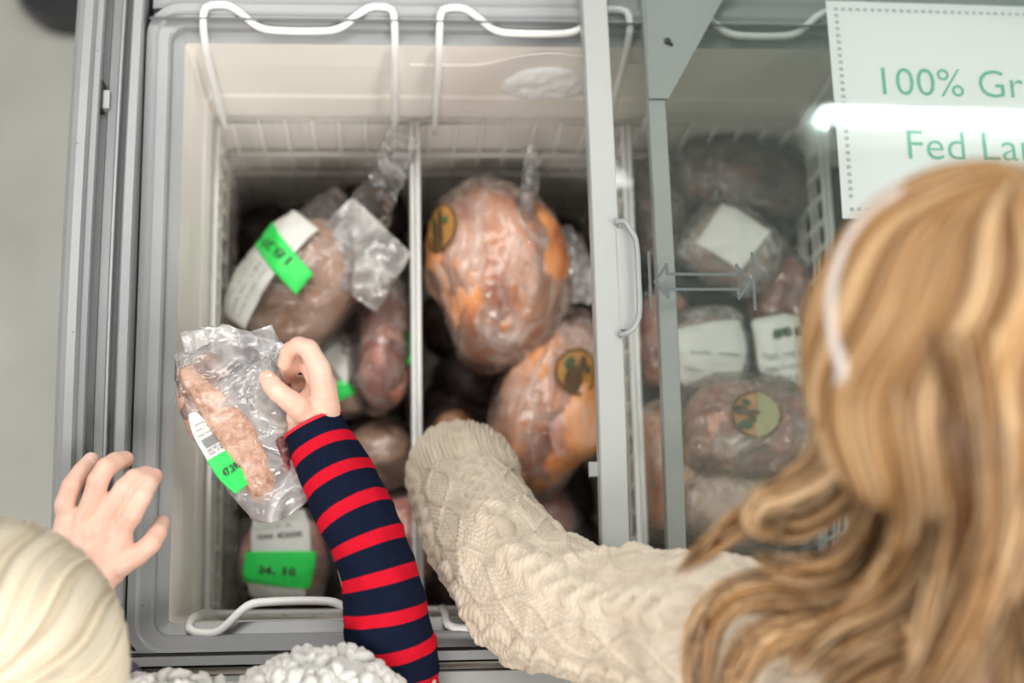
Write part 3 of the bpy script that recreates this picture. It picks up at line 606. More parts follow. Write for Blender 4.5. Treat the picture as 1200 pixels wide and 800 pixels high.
pack('orange chicken seen between the lid frames near the knitted sleeve', ST((778, 480, 0.675, 30, .03), (785, 545, 0.685, 40, .045), (780, 620, 0.675, 34, .035)), ST((778, 470, 0.675, 33, .032), (785, 545, 0.685, 44, .05), (780, 632, 0.675, 38, .04)), chick2_m, film_tight, 'whole chickens in basket', name='whole_chicken')
r, ML, FL = pack('pale greyish wrapped packet above the arrow mark under glass', ST((815, 270, 0.685, 38, .025), (855, 290, 0.695, 46, .03), (895, 320, 0.695, 36, .025)), ST((805, 262, 0.685, 44, .028), (855, 290, 0.695, 52, .036), (905, 328, 0.695, 42, .028)), sausage_m, film('hazy_film', .45, .8, 50))
FL.patch('label', lab_m, r, .25, .7, .16, .34, .003)
pack('reddish packet right of the arrow mark under glass', ST((895, 290, 0.655, 26, .02), (912, 340, 0.665, 36, .03), (915, 400, 0.655, 30, .02)), ST((893, 282, 0.655, 30, .022), (912, 340, 0.665, 41, .034), (917, 408, 0.655, 34, .024)), ham_m, film_m)
r, ML, FL = pack('white labelled packet just below the arrow mark', ST((822, 372, 0.715, 36, .02), (830, 410, 0.720, 44, .026), (828, 455, 0.715, 38, .02)), ST((820, 360, 0.715, 40, .022), (830, 410, 0.720, 50, .030), (826, 465, 0.715, 42, .022)), sausage_m, film('hazy_film_b', .40, .8, 50), p=.75)
lb = FL.patch('label', lab_m, r, .30, .92, .12, .36, .003); loft_text(FL, 'print', 'lamb stew', faint_txt, lb, 0.565, .60, .18, .32, .0042, swap=True, bold=.02); prints(FL, lb, 0.725, .9, .16, .32, faint_txt, 3, off=.0042)
r, ML, FL = pack('tilted packet with white square label beside the blonde hair', ST((905, 380, 0.705, 30, .02), (912, 415, 0.710, 36, .024), (918, 450, 0.705, 32, .02)), ST((903, 370, 0.705, 33, .022), (912, 415, 0.710, 40, .028), (920, 460, 0.705, 36, .022)), sausage_m, film_soft, p=.75)
lb = FL.patch('label', lab_m, r, .12, .95, .12, .37, .003); loft_text(FL, 'print', '#8 #2', logo_green, lb, .30, .42, .22, .34, .0042, swap=True, bold=.05); prints(FL, lb, .5, .9, .16, .32, faint_txt, 3, off=.0042)
r, ML, FL = pack('large pink bag with half dark round sticker under glass', ST((800, 500, 0.715, 42, .03), (850, 500, 0.725, 54, .042), (905, 505, 0.725, 52, .04), (945, 520, 0.715, 34, .025)), ST((782, 498, 0.715, 48, .032), (850, 500, 0.725, 62, .048), (910, 506, 0.725, 60, .046), (962, 522, 0.715, 42, .025)), ham_m, film('wrinkled_film', .22, 1.6, 22, dc=(.92,.80,.72), ref=2.), fn_=nz(.012, 26, 'ridge', 9, .005, 60))
rnd_sticker(FL, r, .49, .265, .135, .062, half=-1)
pack('beige sliced meat packet below the round stickered bag', ST((800, 585, 0.695, 34, .03), (850, 590, 0.705, 46, .036), (910, 600, 0.695, 40, .03)), ST((788, 583, 0.695, 38, .032), (850, 590, 0.705, 52, .042), (922, 602, 0.695, 44, .032)), slice_m, film('wrinkled_film_b', .16, 1.2, 30, dc=(.88,.78,.7)))
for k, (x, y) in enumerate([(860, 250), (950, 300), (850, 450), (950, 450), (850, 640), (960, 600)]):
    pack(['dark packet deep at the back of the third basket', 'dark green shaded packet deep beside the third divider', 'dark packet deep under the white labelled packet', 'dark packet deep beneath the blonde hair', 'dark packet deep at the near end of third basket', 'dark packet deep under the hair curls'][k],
         ST((x-34, y-35, .52, 38, .025), (x, y, .525, 50, .03), (x+30, y+35, .52, 38, .025)), ST((x-38, y-41, .52, 42, .028), (x, y, .525, 54, .034), (x+34, y+41, .52, 42, .028)), shade_dark_meat, film_deep, fres=(50, 40))  # filler under the glass, shade painted into the meat colour
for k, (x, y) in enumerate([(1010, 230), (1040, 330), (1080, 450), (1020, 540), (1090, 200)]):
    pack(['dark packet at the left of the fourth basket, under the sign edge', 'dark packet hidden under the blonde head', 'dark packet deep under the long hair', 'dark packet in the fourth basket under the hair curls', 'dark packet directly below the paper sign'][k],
         ST((x-34, y-35, .58, 38, .03), (x, y, .585, 50, .035), (x+30, y+35, .58, 38, .03)), ST((x-38, y-41, .58, 42, .033), (x, y, .585, 54, .04), (x+34, y+41, .58, 42, .033)), shade_dark_meat, film_deep, fres=(50, 40))  # same near-black colour, standing for shade in the fourth basket

def deep(x0, x1, lab, ys, n, z=.475):  # bottom layer added to fill the gaps with darkness
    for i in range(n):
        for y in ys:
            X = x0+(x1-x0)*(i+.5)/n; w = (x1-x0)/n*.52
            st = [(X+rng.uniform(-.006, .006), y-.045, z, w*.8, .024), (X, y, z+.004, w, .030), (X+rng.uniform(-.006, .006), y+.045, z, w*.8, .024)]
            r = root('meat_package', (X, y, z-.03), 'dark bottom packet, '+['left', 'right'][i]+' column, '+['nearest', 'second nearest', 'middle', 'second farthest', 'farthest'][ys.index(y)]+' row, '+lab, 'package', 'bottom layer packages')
            L = Loft(st, ends=(.25, .25), noise=nz(.010, 24, 'fbm', int(X*1000+y*100), .003, 80)); L.mesh('meat', shade_dark_meat, r, 30, 24)
deep(-.165, .010, 'leftmost basket', (.105, .20, .30, .40, .49), 2)
deep(.030, .222, 'second basket', (.105, .20, .30, .40, .49), 2)
deep(.240, .422, 'glass covered third basket', (.105, .20, .30, .40, .49), 2)
deep(.440, .622, 'basket under the sign', (.105, .20, .30, .40, .49), 2, .50)
# -- bag held up in the small hand ------------------------------------
r = root('meat_package', at(290, 500, .93), 'crinkled clear bag of sausage meat held up between finger and thumb, green price sticker', 'package', None)
HF = Loft(ST((262, 398, .972, 62, .004), (272, 432, .970, 66, .014), (280, 478, .965, 63, .022), (296, 525, .962, 50, .022), (318, 570, .962, 44, .016), (336, 606, .965, 30, .004)), ends=(.0, .05), p=.9, noise=nz(.007, 26, 'ridge', 2, .0018, 60), roll=[-.10, -.1, -.05, 0])
P_, F_, uv_ = HF.grid(110, 96); mk('film', P_, F_, film('held_film', .30, 1.0, 20, ref=1.6, cont=(.2, 2.), dc=(.92, .90, .91)), r, uv=uv_)
fl2 = Loft(ST((215, 402, .975, 14, .003), (250, 392, .976, 12, .004), (300, 400, .978, 12, .004), (338, 418, .982, 14, .004)), ends=(0, .0), noise=nz(.007, 45, 'ridge', 12, .003, 90)); fl2.mesh('bag_mouth', film_thin, r, 50, 30)
fl3 = Loft(ST((318, 425, .982, 10, .004), (300, 455, .980, 22, .006), (310, 490, .975, 30, .009), (325, 530, .972, 26, .007)), ends=(.1, 0), noise=nz(.010, 40, 'ridge', 22, .004, 90)); fl3.mesh('bag_fold', film_thin, r, 50, 40)
CL = Loft(ST((218, 430, .962, 17, .011), (246, 464, .9735, 21, .012), (275, 508, .9765, 23, .012), (299, 550, .9735, 20, .012), (313, 590, .960, 13, .009)), ends=(.08, .08), p=.55, roll=.25, noise=nz(.009, 40, 'fbm', 1, .003, 160)); CL.mesh('meat', sausage_m, r, 70, 48)
SL = Loft(ST((213, 444, .960, 12, .012), (230, 482, .962, 18, .015), (254, 522, .962, 18, .015), (280, 564, .960, 14, .012)), ends=(.2, .2), roll=.5, noise=nz(.004, 50, 'fbm', 1)); SL.mesh('meat_side', sausage_m, r, 50, 40)
LL = Loft(ST((224, 482, .981, 3, .001), (236, 502, .983, 11, .001), (252, 526, .984, 14, .001), (270, 552, .984, 15, .001), (286, 572, .981, 11, .001)), ends=(0, 0), roll=.35)
lb = LL.patch('label', lab_m, r, .02, .60, .01, .49, .001); gs = LL.patch('price_sticker', stick_m, r, .56, .99, .005, .495, .0014)
for k, (a, v0, v1) in enumerate([(.16, .15, .33), (.22, .12, .38), (.28, .1, .4), (.46, .12, .36), (.50, .12, .34)]): loft_text(LL, 'print', ['ground', 'pork 1 lb', 'keep frozen', 'net wt oz', 'lot 19'][k], black_txt, lb, a, a+.035, v0, v1, .0022, swap=True)
mb = MB()
for k in range(16): 
    u = .34+.007*k; q = [LL.pos(u, v, .0022) for v in (.12, .38)]; q2 = [LL.pos(u+(.004 if k % 3 else .002), v, .0022) for v in (.38, .12)]; mb.add(np.array(q+q2), [(0, 1, 2, 3)])
mb.build('barcode', black_txt, lb)
loft_text(LL, 'print', '47.295', black_txt, gs, .72, .80, .12, .40, .0028, swap=True, bold=.03)
D1 = Loft(ST((322, 500, .972, 6, .007), (332, 530, .974, 10, .008), (335, 560, .972, 6, .006)), ends=(.2, .25), noise=nz(.005, 90, 'fbm', 6)); D1.mesh('lean_strip', red_meat, r, 36, 24)
D2 = Loft(ST((326, 488, .968, 6, .006), (338, 505, .970, 9, .007), (346, 528, .970, 10, .007), (348, 550, .968, 6, .006)), ends=(.2, .25), noise=nz(.006, 80, 'fbm', 16)); D2.mesh('lean_strip', red_meat, r, 36, 24)
D3 = Loft(ST((230, 436, .964, 8, .006), (246, 424, .966, 12, .008), (266, 446, .964, 9, .006)), ends=(.25, .25), noise=nz(.006, 80, 'fbm', 26)); D3.mesh('meat_trim', sausage_m, r, 36, 24)
# ================================================================== FLOOR THING BEHIND THE FREEZER
fb = root('floor_stand', at(70, -30, .0), 'black moulded foot of a floor stand with grey top, beyond the freezer corner', 'stand')
def slab(name, pts, z0, z1, m, parent, inset=.0):
    P = [at(x, y, z0) for x, y in pts]; Q = [np.array([p[0], p[1], z1]) for p in P]; c = sum(Q)/len(Q); Q = [c+(q-c)*(1-inset) for q in Q]; n = len(P)
    return mk(name, np.array([(p[0], p[1], z0) for p in P]+[tuple(q) for q in Q]), [tuple(range(n))[::-1], tuple(range(n, 2*n))]+[(i, (i+1) % n, n+(i+1) % n, n+i) for i in range(n)], m, parent, smooth=False)
ol = spl([(20, -20, 0), (24, 8, 0), (38, 24, 0), (60, 38, 0), (95, 43, 0), (150, 42, 0)], 16)[:, :2].tolist()+[(150, -140), (22, -140)]
slab('foot', ol[::-1], .001, .05, dark_m, fb, .04); ol2 = spl([(36, -26, 0), (50, -9, 0), (80, -3, 0), (150, -4, 0)], 12)[:, :2].tolist()+[(150, -130), (34, -130)]
slab('stand_top', ol2[::-1], .052, .062, plain('grey_cover', (.16, .155, .165), .6), fb, .02)

# ================================================================== PEOPLE
def finger(mb, rows, sub=4, g_=1.):
    A = np.array([W(x, y, z, (r*1.17+.6)*g_) for x, y, z, r in rows]); out = [A[0]]
    for a, b_ in zip(A[:-1], A[1:]):
        for t_ in (.22, .5, .78): p = a*(1-t_)+b_*t_; p[3] *= .965 if t_ == .5 else .985; out.append(p)
        out.append(b_)
    capsule(mb, out, 18, sub)
def nail(parent, px, py, z, a_px, b_px, ang, tilt=(0, 0)):
    c = at(px, py, z); s = mpp(px, py, z); t = math.radians(ang); ax = np.array([math.cos(t), -math.sin(t), tilt[0]]); ax /= np.linalg.norm(ax)
    up = np.array([tilt[1], 0, 1.]); up -= ax*(up@ax); up /= np.linalg.norm(up); sd = np.cross(up, ax)
    mb = MB(); mb.ell(c, (a_px*s, b_px*s, b_px*s*.35), np.stack([ax, sd, up], 1), 10, 14); mb.build('fingernail', nail_m, parent, smooth=True)
def head_mesh(c, F, R_, hw, tilt_up=(0, 0, 1)):
    """head with face: c centre, F facing direction; returns verts/faces plus axes"""
    F = np.array(F, float); F /= np.linalg.norm(F); U = np.array(tilt_up, float); U -= F*(U@F); U /= np.linalg.norm(U); S = np.cross(U, F)   # S: to the head's left
    B = np.stack([S, F, U], 1); c = np.array(c); k = R_/.1; mb = MB(); p = lambda x, y, z: c+B@(np.array([x, y, z])*k)
    mb.ell(p(0, -.008, .012), (.074*k, .092*k, .092*k), B, 24, 32); mb.ell(p(0, .030, -.045), (.054*k, .055*k, .065*k), B, 20, 26); mb.ell(p(0, .062, -.085), (.024*k, .024*k, .020*k), B)
    capsule(mb, [(*p(0, .088, .012), .009*k), (*p(0, .100, -.012), .010*k), (*p(0, .108, -.030), .0125*k)]); 
    for s in (-1, 1):
        mb.ell(p(.012*s, .100, -.034), (.008*k, .009*k, .007*k), B); mb.ell(p(.034*s, .070, -.032), (.022*k, .020*k, .020*k), B); mb.ell(p(.030*s, .078, .022), (.022*k, .012*k, .008*k), B)
        mb.ell(p(.078*s, -.008, -.010), (.007*k, .018*k, .030*k), B); mb.ell(p(.030*s, .076, .004), (.016*k, .012*k, .011*k), B)
    mb.ell(p(0, .089, -.058), (.022*k, .010*k, .007*k), B); mb.ell(p(0, .086, -.068), (.018*k, .010*k, .007*k), B)
    return mb, p, B, k
def face_parts(body, p, B, k):
    for s in (-1, 1):
        m_ = MB(); m_.ell(p(.030*s, .080, .004), (.0125*k, .0115*k, .0080*k), B); e = m_.build('eye', eye_m, body, smooth=True)
        m_ = MB(); m_.ell(p(.030*s, .0895, .003), (.0052*k, .0025*k, .0052*k), B); m_.build('iris', iris_m, body, smooth=True)
        m_ = MB(); capsule(m_, [(*p(.016*s, .093, .022), .0022*k), (*p(.032*s, .091, .027), .0028*k), (*p(.046*s, .078, .021), .0016*k)], 8); m_.build('eyebrow', plain('eyebrow', (.30, .18, .08), .8), body, smooth=True)
    m_ = MB(); m_.ell(p(0, .0965, -.058), (.019*k, .004*k, .0042*k), B); m_.ell(p(0, .0945, -.066), (.016*k, .004*k, .0045*k), B); m_.build('lips', lip_m, body, smooth=True)
def strands(name, locks, parent, palette, sides=3, seg=26, rbase=.00055, clump=.25):
    """locks: (stations x,y,z,radius world; count; wave amp; wave length count)"""
    V = []; F = []; Cc = []; nv = 0
    for st, cnt, wamp, wn in locks:
        st = np.array(st, float); f = cat_rom(st, 0); uu = np.linspace(0, 1, seg); q = f(uu); T = np.gradient(q[:, :3], axis=0); T /= np.linalg.norm(T, axis=1)[:, None]
        up = np.array([0, 0, 1.]); S = np.cross(T, up); S /= np.linalg.norm(S, axis=1)[:, None]+1e-9; U = np.cross(S, T)
        for _ in range(cnt):
            a = rng.uniform(0, 2*math.pi); rr = math.sqrt(rng.uniform(0, 1)); ph = rng.uniform(0, 6.28) if rng.uniform() < .3 else a*.4
            w = wamp*np.sin(uu*2*math.pi*wn+ph)*uu; l0 = rng.uniform(.0, .06); l1 = rng.uniform(.80, 1.)
            ox = rr*math.cos(a)*q[:, 3]*(1+.25*np.sin(uu*5+a*3)); oy = rr*math.sin(a)*q[:, 3]*.62
            P = q[:, :3]+S*(ox+w)[:, None]+U*(oy+w*.4)[:, None]
            x = np.linspace(l0, l1, seg); P = np.stack([np.interp(x, uu, P[:, k]) for k in range(3)], 1)
            rad = rbase*rng.uniform(.7, 1.4)*np.clip(np.minimum(1, (1.02-np.linspace(0, 1, seg))*5), .15, 1)
            tone = palette(rng.uniform(), rr*math.sin(a)); 
            t2 = np.linspace(0, 1, seg)[:, None]; colr = np.array(tone)[None]*(0.85+.3*t2)
            ring = [(P+(S*math.cos(b_)+U*math.sin(b_))*rad[:, None]) for b_ in (math.pi/2, math.pi*7/6, math.pi*11/6)]
            V.append(np.stack(ring, 1).reshape(-1, 3)); Cc.append(np.repeat(colr, 3, axis=0))
            i = np.arange(seg-1)[:, None]*3; j = np.arange(3)[None]; F.append((np.stack([i+j, i+(j+1) % 3, i+3+(j+1) % 3, i+3+j], -1).reshape(-1, 4))+nv); nv += seg*3
    return mk(name, np.concatenate(V), np.concatenate(F), hair_m, parent, colr=np.clip(np.concatenate(Cc), 0, 1))
def body_lofts(stations, m, parent, name, **k): L = Loft(stations, ends=(.1, .1), **k); return L.mesh(name, m, parent, 40, 36)

# ---------------- the child ------------------------------------------
hc = at(-12, 772, 1.12); child = root('person', (-.20, -.22, 0), 'pale blonde child in navy and red striped jersey raising a bag of meat', 'person')
VV = []; FF = []; n0 = 0
def addr(V, F):
    global n0
    VV.append(np.asarray(V)); FF.extend([tuple(i+n0 for i in f) for f in F]); n0 += len(V)
# left hand resting on the side rail
mb = MB(); zt_ = .972; _f = finger; finger = lambda m_, rows: _f(m_, rows, 4, 1.08)
finger(mb, [(79, 610, .985, 10), (76, 592, .988, 9.6), (84, 569, .991, 9), (96, 552, .985, 8.4), (107, 539, .977, 7.2)])                 # little finger
finger(mb, [(100, 606, .990, 10.5), (108, 588, .994, 10), (115, 563, .999, 9.8), (124, 548, .997, 9.3), (135, 541, .988, 8.8), (147, 538, .976, 7.6)])   # ring
finger(mb, [(122, 608, .990, 10.5), (133, 590, .993, 9.6), (145, 572, .996, 9), (157, 560, .991, 8.5), (171, 555, .980, 7.4)])               # middle
finger(mb, [(143, 618, .988, 10.5), (154, 603, .992, 10), (165, 583, .996, 9.4), (174, 567, .990, 8.8), (181, 558, .980, 7.6)])              # index
finger(mb, [(112, 668, .982, 15), (140, 660, .984, 13), (161, 650, .985, 10), (177, 637, .983, 9.2), (185, 624, .976, 8.6), (190, 612, .966, 7)])       # thumb
for a in ([(79, 610, .985, 11), (74, 636, .984, 13), (88, 670, .982, 17)], [(99, 606, .989, 11), (98, 636, .987, 15), (98, 672, .982, 18)], [(122, 608, .989, 11.5), (114, 640, .987, 16), (106, 676, .982, 18)],
          [(143, 618, .987, 11), (132, 645, .985, 15), (114, 678, .982, 18)], [(90, 622, .982, 13), (112, 626, .983, 14), (136, 632, .982, 13)], [(80, 616, .983, 13), (104, 614, .987, 13.5), (138, 618, .984, 13)], [(80, 630, .983, 14), (108, 628, .988, 15), (138, 632, .984, 14)], [(84, 646, .982, 15), (108, 644, .988, 16), (134, 648, .983, 14)], [(90, 664, .978, 14), (108, 662, .984, 15), (130, 668, .98, 14)], [(102, 668, .980, 20), (92, 700, .975, 20), (66, 745, .970, 24), (20, 800, .96, 30)]): finger(mb, a)
finger = _f; V, F = remesh(np.concatenate(mb.V), mb.F, .0010, 7, .5); addr(V, F)
# right hand: index over the top, thumb pressing the bag, other fingers curled behind
mb = MB()
finger(mb, [(379, 456, .998, 13), (374, 432, 1.008, 11.5), (362, 409, 1.014, 9.8), (350, 404, 1.012, 8.4), (338, 411, 1.005, 7.8), (334, 426, .997, 7.)])   # index
finger(mb, [(377, 452, .988, 13), (364, 428, .990, 10.5), (350, 424, .986, 9.), (338, 434, .980, 8.5), (332, 443, .974, 8)])      # middle behind index
finger(mb, [(380, 462, .976, 12), (362, 452, .966, 10), (336, 448, .962, 9), (315, 450, .960, 8.5), (304, 460, .958, 8)])      # ring, seen through the film
finger(mb, [(378, 476, .968, 12), (362, 470, .955, 10), (345, 466, .950, 8.5), (335, 460, .948, 7.5)])                          # little
finger(mb, [(362, 488, .996, 14), (350, 477, 1.004, 12.4), (338, 468, 1.007, 10.8), (326, 459, 1.005, 10.2), (318, 450, 1.001, 9.6), (313, 443, .996, 8.2)])  # thumb
for a in ([(364, 476, .982, 13), (372, 452, .984, 11), (366, 432, .990, 9)], [(350, 488, .990, 12), (362, 504, .984, 20)], [(366, 468, .984, 13), (352, 478, .992, 12)], [(381, 452, .996, 12), (378, 475, .994, 18), (372, 498, .985, 25)], [(378, 458, .978, 14), (376, 480, .978, 18), (372, 500, .978, 24)], [(362, 488, .99, 15), (362, 500, .985, 20), (368, 515, .98, 26)], [(369, 504, .982, 27), (384, 532, .982, 25), (400, 570, .985, 25)]): finger(mb, a)
V, F = remesh(np.concatenate(mb.V), mb.F, .0010, 3, .5); addr(V, F)
# trunk, head, legs
mb, hp, hB, hk = head_mesh(hc, (.25, .85, -.55), .080, 0)
capsule(mb, [(*(hc+np.array([0, -.03, -.04])), .036), (-.30, -.075, .99, .036), (-.27, -.11, .95, .05)])
capsule(mb, [(-.36, -.12, .93, .05), (-.24, -.13, .93, .065), (-.12, -.12, .93, .05)]); capsule(mb, [(-.24, -.14, .90, .09), (-.22, -.18, .75, .095), (-.20, -.22, .58, .10)])
for s in (-1, 1): capsule(mb, [(-.20+.05*s, -.22, .56, .062), (-.20+.065*s, -.20, .32, .045), (-.20+.07*s, -.23, .08, .030)])
capsule(mb, [(-.36, -.12, .93, .042), (-.36, -.03, .92, .035), (-.30, .03, .955, .026)])
capsule(mb, [(-.12, -.12, .93, .036), (*at(470, 850, .95), .028), (*at(448, 720, .975), .026), (*at(400, 572, .985), .020)])
V, F = remesh(np.concatenate(mb.V), mb.F, .0045, 4, .5); addr(V, F)
cbody = mk('body', np.concatenate(VV), FF, skin_m, child); face_parts(cbody, hp, hB, hk)
nail(cbody, 314, 444, 1.0050, 7.5, 5.8, 125, (-.2, -.2)); nail(cbody, 107, 540.5, .9840, 6, 4.6, 50, (-.35, 0)); nail(cbody, 145.5, 538, .9830, 5.5, 4.2, 15, (-.5, 0)); nail(cbody, 179.5, 560, .9870, 5.5, 4.2, 60, (-.4, 0)); nail(cbody, 189, 616, .9725, 5.5, 4.2, 60, (-.4, .3))
# striped sleeve: stripes follow the sleeve length
SLV = Loft([W(x, y, z, w, w)[:5] for x, y, z, w in ((368, 500, .983, 37), (382, 530, .985, 40), (402, 572, .988, 43), (427, 625, .99, 45), (444, 680, .985, 48), (453, 735, .975, 52), (460, 790, .960, 54), (455, 850, .95, 58), (400, 930, .93, 62))], ends=(0, 0),
           noise=lambda P, u, v: .0085*(fbm(P, 26, 4)-.5)+.0060*(ridge(P, 22, 8)-.5)*np.clip(u*3, .2, 1)+.004*np.sin(u*60+v*5)*np.exp(-((u-.80)/.10)**2)*(v < .6))
P_, F_, uv_ = SLV.grid(150, 90); Ll = (np.linalg.norm(at(455, 850, .95)-at(368, 500, .983))+.065); su = uv_.copy(); su[:, 0] = (uv_[:, 0]*Ll/.0262)+.02+.10*np.sin(2*math.pi*uv_[:, 1])-.02*np.sin(uv_[:, 0]*30); mk('striped_sleeve', P_, F_, stripe_m, child, uv=su)
HM = Loft([W(x, y, z, w, w)[:5] for x, y, z, w in ((366.3, 496, .983, 37), (368, 499.5, .983, 37.8))], ends=(0, 0)); HM.mesh('cuff_edge', plain('red_thread', (.6, .01, .03), .8), child, 3, 60)
# striped body and far sleeve, mostly hidden
def stripe_loft(st, name, m=48):
    L = Loft(st, ends=(.05, .05)); P_, F_, uv_ = L.grid(50, m); ln = sum(np.linalg.norm(np.array(a[:3])-np.array(b_[:3])) for a, b_ in zip(st[:-1], st[1:])); uv_ = uv_.copy(); uv_[:, 0] *= ln/.0262; mk(name, P_, F_, stripe_m, child, uv=uv_)
stripe_loft([(-.385, -.12, .94, .055, .055), (-.38, -.04, .925, .048, .048), (-.345, .015, .945, .040, .040)], 'striped_sleeve')
L = Loft([(-.262, -.085, 1.035, .048, .048), (-.258, -.10, 1.005, .115, .075), (-.25, -.125, .97, .172, .095), (-.235, -.16, .88, .160, .105), (-.22, -.19, .75, .14, .105), (-.20, -.22, .55, .15, .115)], ends=(0, 0), up=(0, -1, 0)); P_, F_, uv_ = L.grid(50, 60); uv_[:, 0] *= 16; mk('striped_jersey', P_, F_, stripe_m, child, uv=uv_)
for s in (-1, 1): body_lofts([(-.20+.05*s, -.22, .60, .080, .080), (-.20+.065*s, -.20, .33, .062, .062), (-.20+.07*s, -.23, .06, .055, .055)], trouser_m, child, 'trouser_leg', up=(0, -1, 0)); mb = MB(); capsule(mb, [(-.20+.07*s, -.25, .035, .034), (-.20+.08*s, -.16, .03, .03)]); mb.build('shoe', shoe_m, child, smooth=True)
# chunky wool wrap over the shoulders
mbw = MB(); WRP = [Loft([W(290, 884, .985, 30)[:3]+(.03, .03), W(330, 866, 1.0)[:3]+(.050, .045), W(396, 858, 1.005)[:3]+(.056, .050), W(455, 880, .99)[:3]+(.044, .04)], ends=(.3, .3)),
        Loft([W(140, 888, .99)[:3]+(.04, .035), W(200, 870, .985)[:3]+(.047, .035), W(260, 884, .985)[:3]+(.045, .035), W(318, 884, .985)[:3]+(.045, .04)], ends=(.3, .3)),
        Loft([W(290, 905, .97)[:3]+(.035, .04), W(300, 870, .99)[:3]+(.035, .035), W(312, 832, .99)[:3]+(.030, .03), W(322, 815, .98)[:3]+(.018, .02)], ends=(.3, .3)),
        Loft([W(158, 872, .98)[:3]+(.03, .03), W(162, 828, .985)[:3]+(.022, .022), W(174, 806, .975)[:3]+(.014, .014)], ends=(.3, .3))]
for L in WRP: P_, F_, _ = L.grid(30, 30); mbw.add(P_, F_.tolist())
wr = mbw.build('wool_wrap', bobble_m, child, smooth=True)
mbk = MB(); 
for L, cnt in zip(WRP, (620, 360, 160, 110)):
    for _ in range(cnt):
        u, v = rng.uniform(.02, .98), rng.uniform(0, .5); c = L.pos(u, v, rng.uniform(0, .0025)); a = rng.uniform(0, 3.14); rr = rng.uniform(.0026, .0050)
        Rm = np.array([[math.cos(a), -math.sin(a), 0], [math.sin(a), math.cos(a), 0], [0, 0, 1]]) @ np.array([[1, 0, 0], [0, .8, -.6], [0, .6, .8]]); mbk.ell(c, (rr*1.9, rr*1.25, rr*1.25), Rm, 6, 9)
kb = mbk.build('wool_bobbles', bobble_m, wr, smooth=True); kb['kind'] = 'stuff'
body_lofts([W(120, 820, .95)[:3]+(.02, .02), W(146, 795, .95)[:3]+(.012, .012), W(160, 778, .945)[:3]+(.006, .006)], purple_m, child, 'purple_lining')
# pale straight hair
def pale(r, d): t_ = r; return (np.array([.70, .59, .43])*(1-t_)+np.array([.93, .86, .72])*t_)
hairR = np.array([.089, .098, .094]); crown = np.array([-.10, -.45, .85]); crown /= np.linalg.norm(crown)
def dome_strands(c, R3, crown, cnt, length, pal, jitter=.02, sector=(0, 2*math.pi), shell=.06, sweep=0., seg=22, rb=.0006, wob=.0):
    a = np.cross(crown, (0, 1, .2)); a /= np.linalg.norm(a); b_ = np.cross(crown, a); V = []; F = []; Cc = []; nv = 0
    for _ in range(cnt):
        th = rng.uniform(*sector); s0 = rng.uniform(0, .9)**1.2*1.2; s1 = min(s0+rng.uniform(.7, 1.3)*length, length*1.5); t_ = np.linspace(s0, s1, seg); k = 1+rng.uniform(-shell, .015)
        thx = th+sweep*(t_-s0)+wob*np.sin(t_*6+th*3); D = crown*np.cos(t_)[:, None]+(a*np.cos(thx)[:, None]+b_*np.sin(thx)[:, None])*np.sin(t_)[:, None]; P = c+D*R3*k
        P = np.where((t_ > 1.75)[:, None], P, P); rad = rb*rng.uniform(.7, 1.5)*np.clip((1.03-np.linspace(0, 1, seg))*6, .15, 1); Tn = np.gradient(P, axis=0); Tn /= np.linalg.norm(Tn, axis=1)[:, None]; S = np.cross(Tn, D); S /= np.linalg.norm(S, axis=1)[:, None]+1e-9
        band = .5+.5*math.sin(th*17+math.sin(th*41)*1.5); tone = pal(np.clip(.55*band+.45*rng.uniform(), 0, 1), 0)
        ring = [P+(S*math.cos(x)+D*math.sin(x))*rad[:, None] for x in (math.pi/2, math.pi*7/6, math.pi*11/6)]; V.append(np.stack(ring, 1).reshape(-1, 3)); Cc.append(np.repeat(np.array(tone)[None], seg*3, 0))
        i = np.arange(seg-1)[:, None]*3; j = np.arange(3)[None]; F.append(np.stack([i+j, i+(j+1) % 3, i+3+(j+1) % 3, i+3+j], -1).reshape(-1, 4)+nv); nv += seg*3
    return np.concatenate(V), np.concatenate(F), np.clip(np.concatenate(Cc), 0, 1)
mb = MB(); mb.ell(hc+np.array([0, -.006, .004]), hairR*.95, None, 30, 40); Vh = np.concatenate(mb.V); 
hb = mk('hair_mass', Vh, mb.F, hair_m, child, colr=np.tile([.74, .64, .48], (len(Vh), 1)))
V, F, C_ = dome_strands(hc+np.array([0, -.006, .004]), hairR, crown, 4200, 1.5, pale, wob=.03, shell=.03); mk('hair', V, F, hair_m, child, colr=C_)

# ---------------- the woman ------------------------------------------
Hc = at(1150, 420, 1.42); wom = root('person', (.42, -.35, 0), 'woman with long golden hair, beaded headband and cream cable-knit jumper, reaching in', 'person')
VV = []; FF = []; n0 = 0
mb, hp, hB, hk = head_mesh(Hc+np.array([-.004, .0, -.012]), (-.60, .30, -.74), .082, 0)
capsule(mb, [(*(Hc+np.array([.03, -.05, -.05])), .048), (.36, -.05, 1.30, .048), (.40, -.12, 1.22, .06)])
capsule(mb, [(*at(990, 830, 1.14), .05), (.40, -.12, 1.15, .07), (.54, -.12, 1.14, .05)]); capsule(mb, [(.40, -.17, 1.12, .10), (.42, -.25, .98, .105), (.44, -.32, .84, .12)])
for s in (-1, 1): capsule(mb, [(.44+.08*s, -.33, .80, .085), (.43+.09*s, -.28, .45, .058), (.43+.10*s, -.34, .10, .036)])
capsule(mb, [(.54, -.12, 1.14, .045), (.62, -.05, 1.02, .038), (.56, .0, .96, .028)])
capsule(mb, [(*at(990, 830, 1.14), .045), (*at(860, 765, 1.10), .036), (*at(700, 720, 1.00), .034), (*at(565, 610, .84), .028), (*at(548, 560, .76), .024)])
V, F = remesh(np.concatenate(mb.V), mb.F, .005, 4, .5); addr(V, F)
mb = MB()
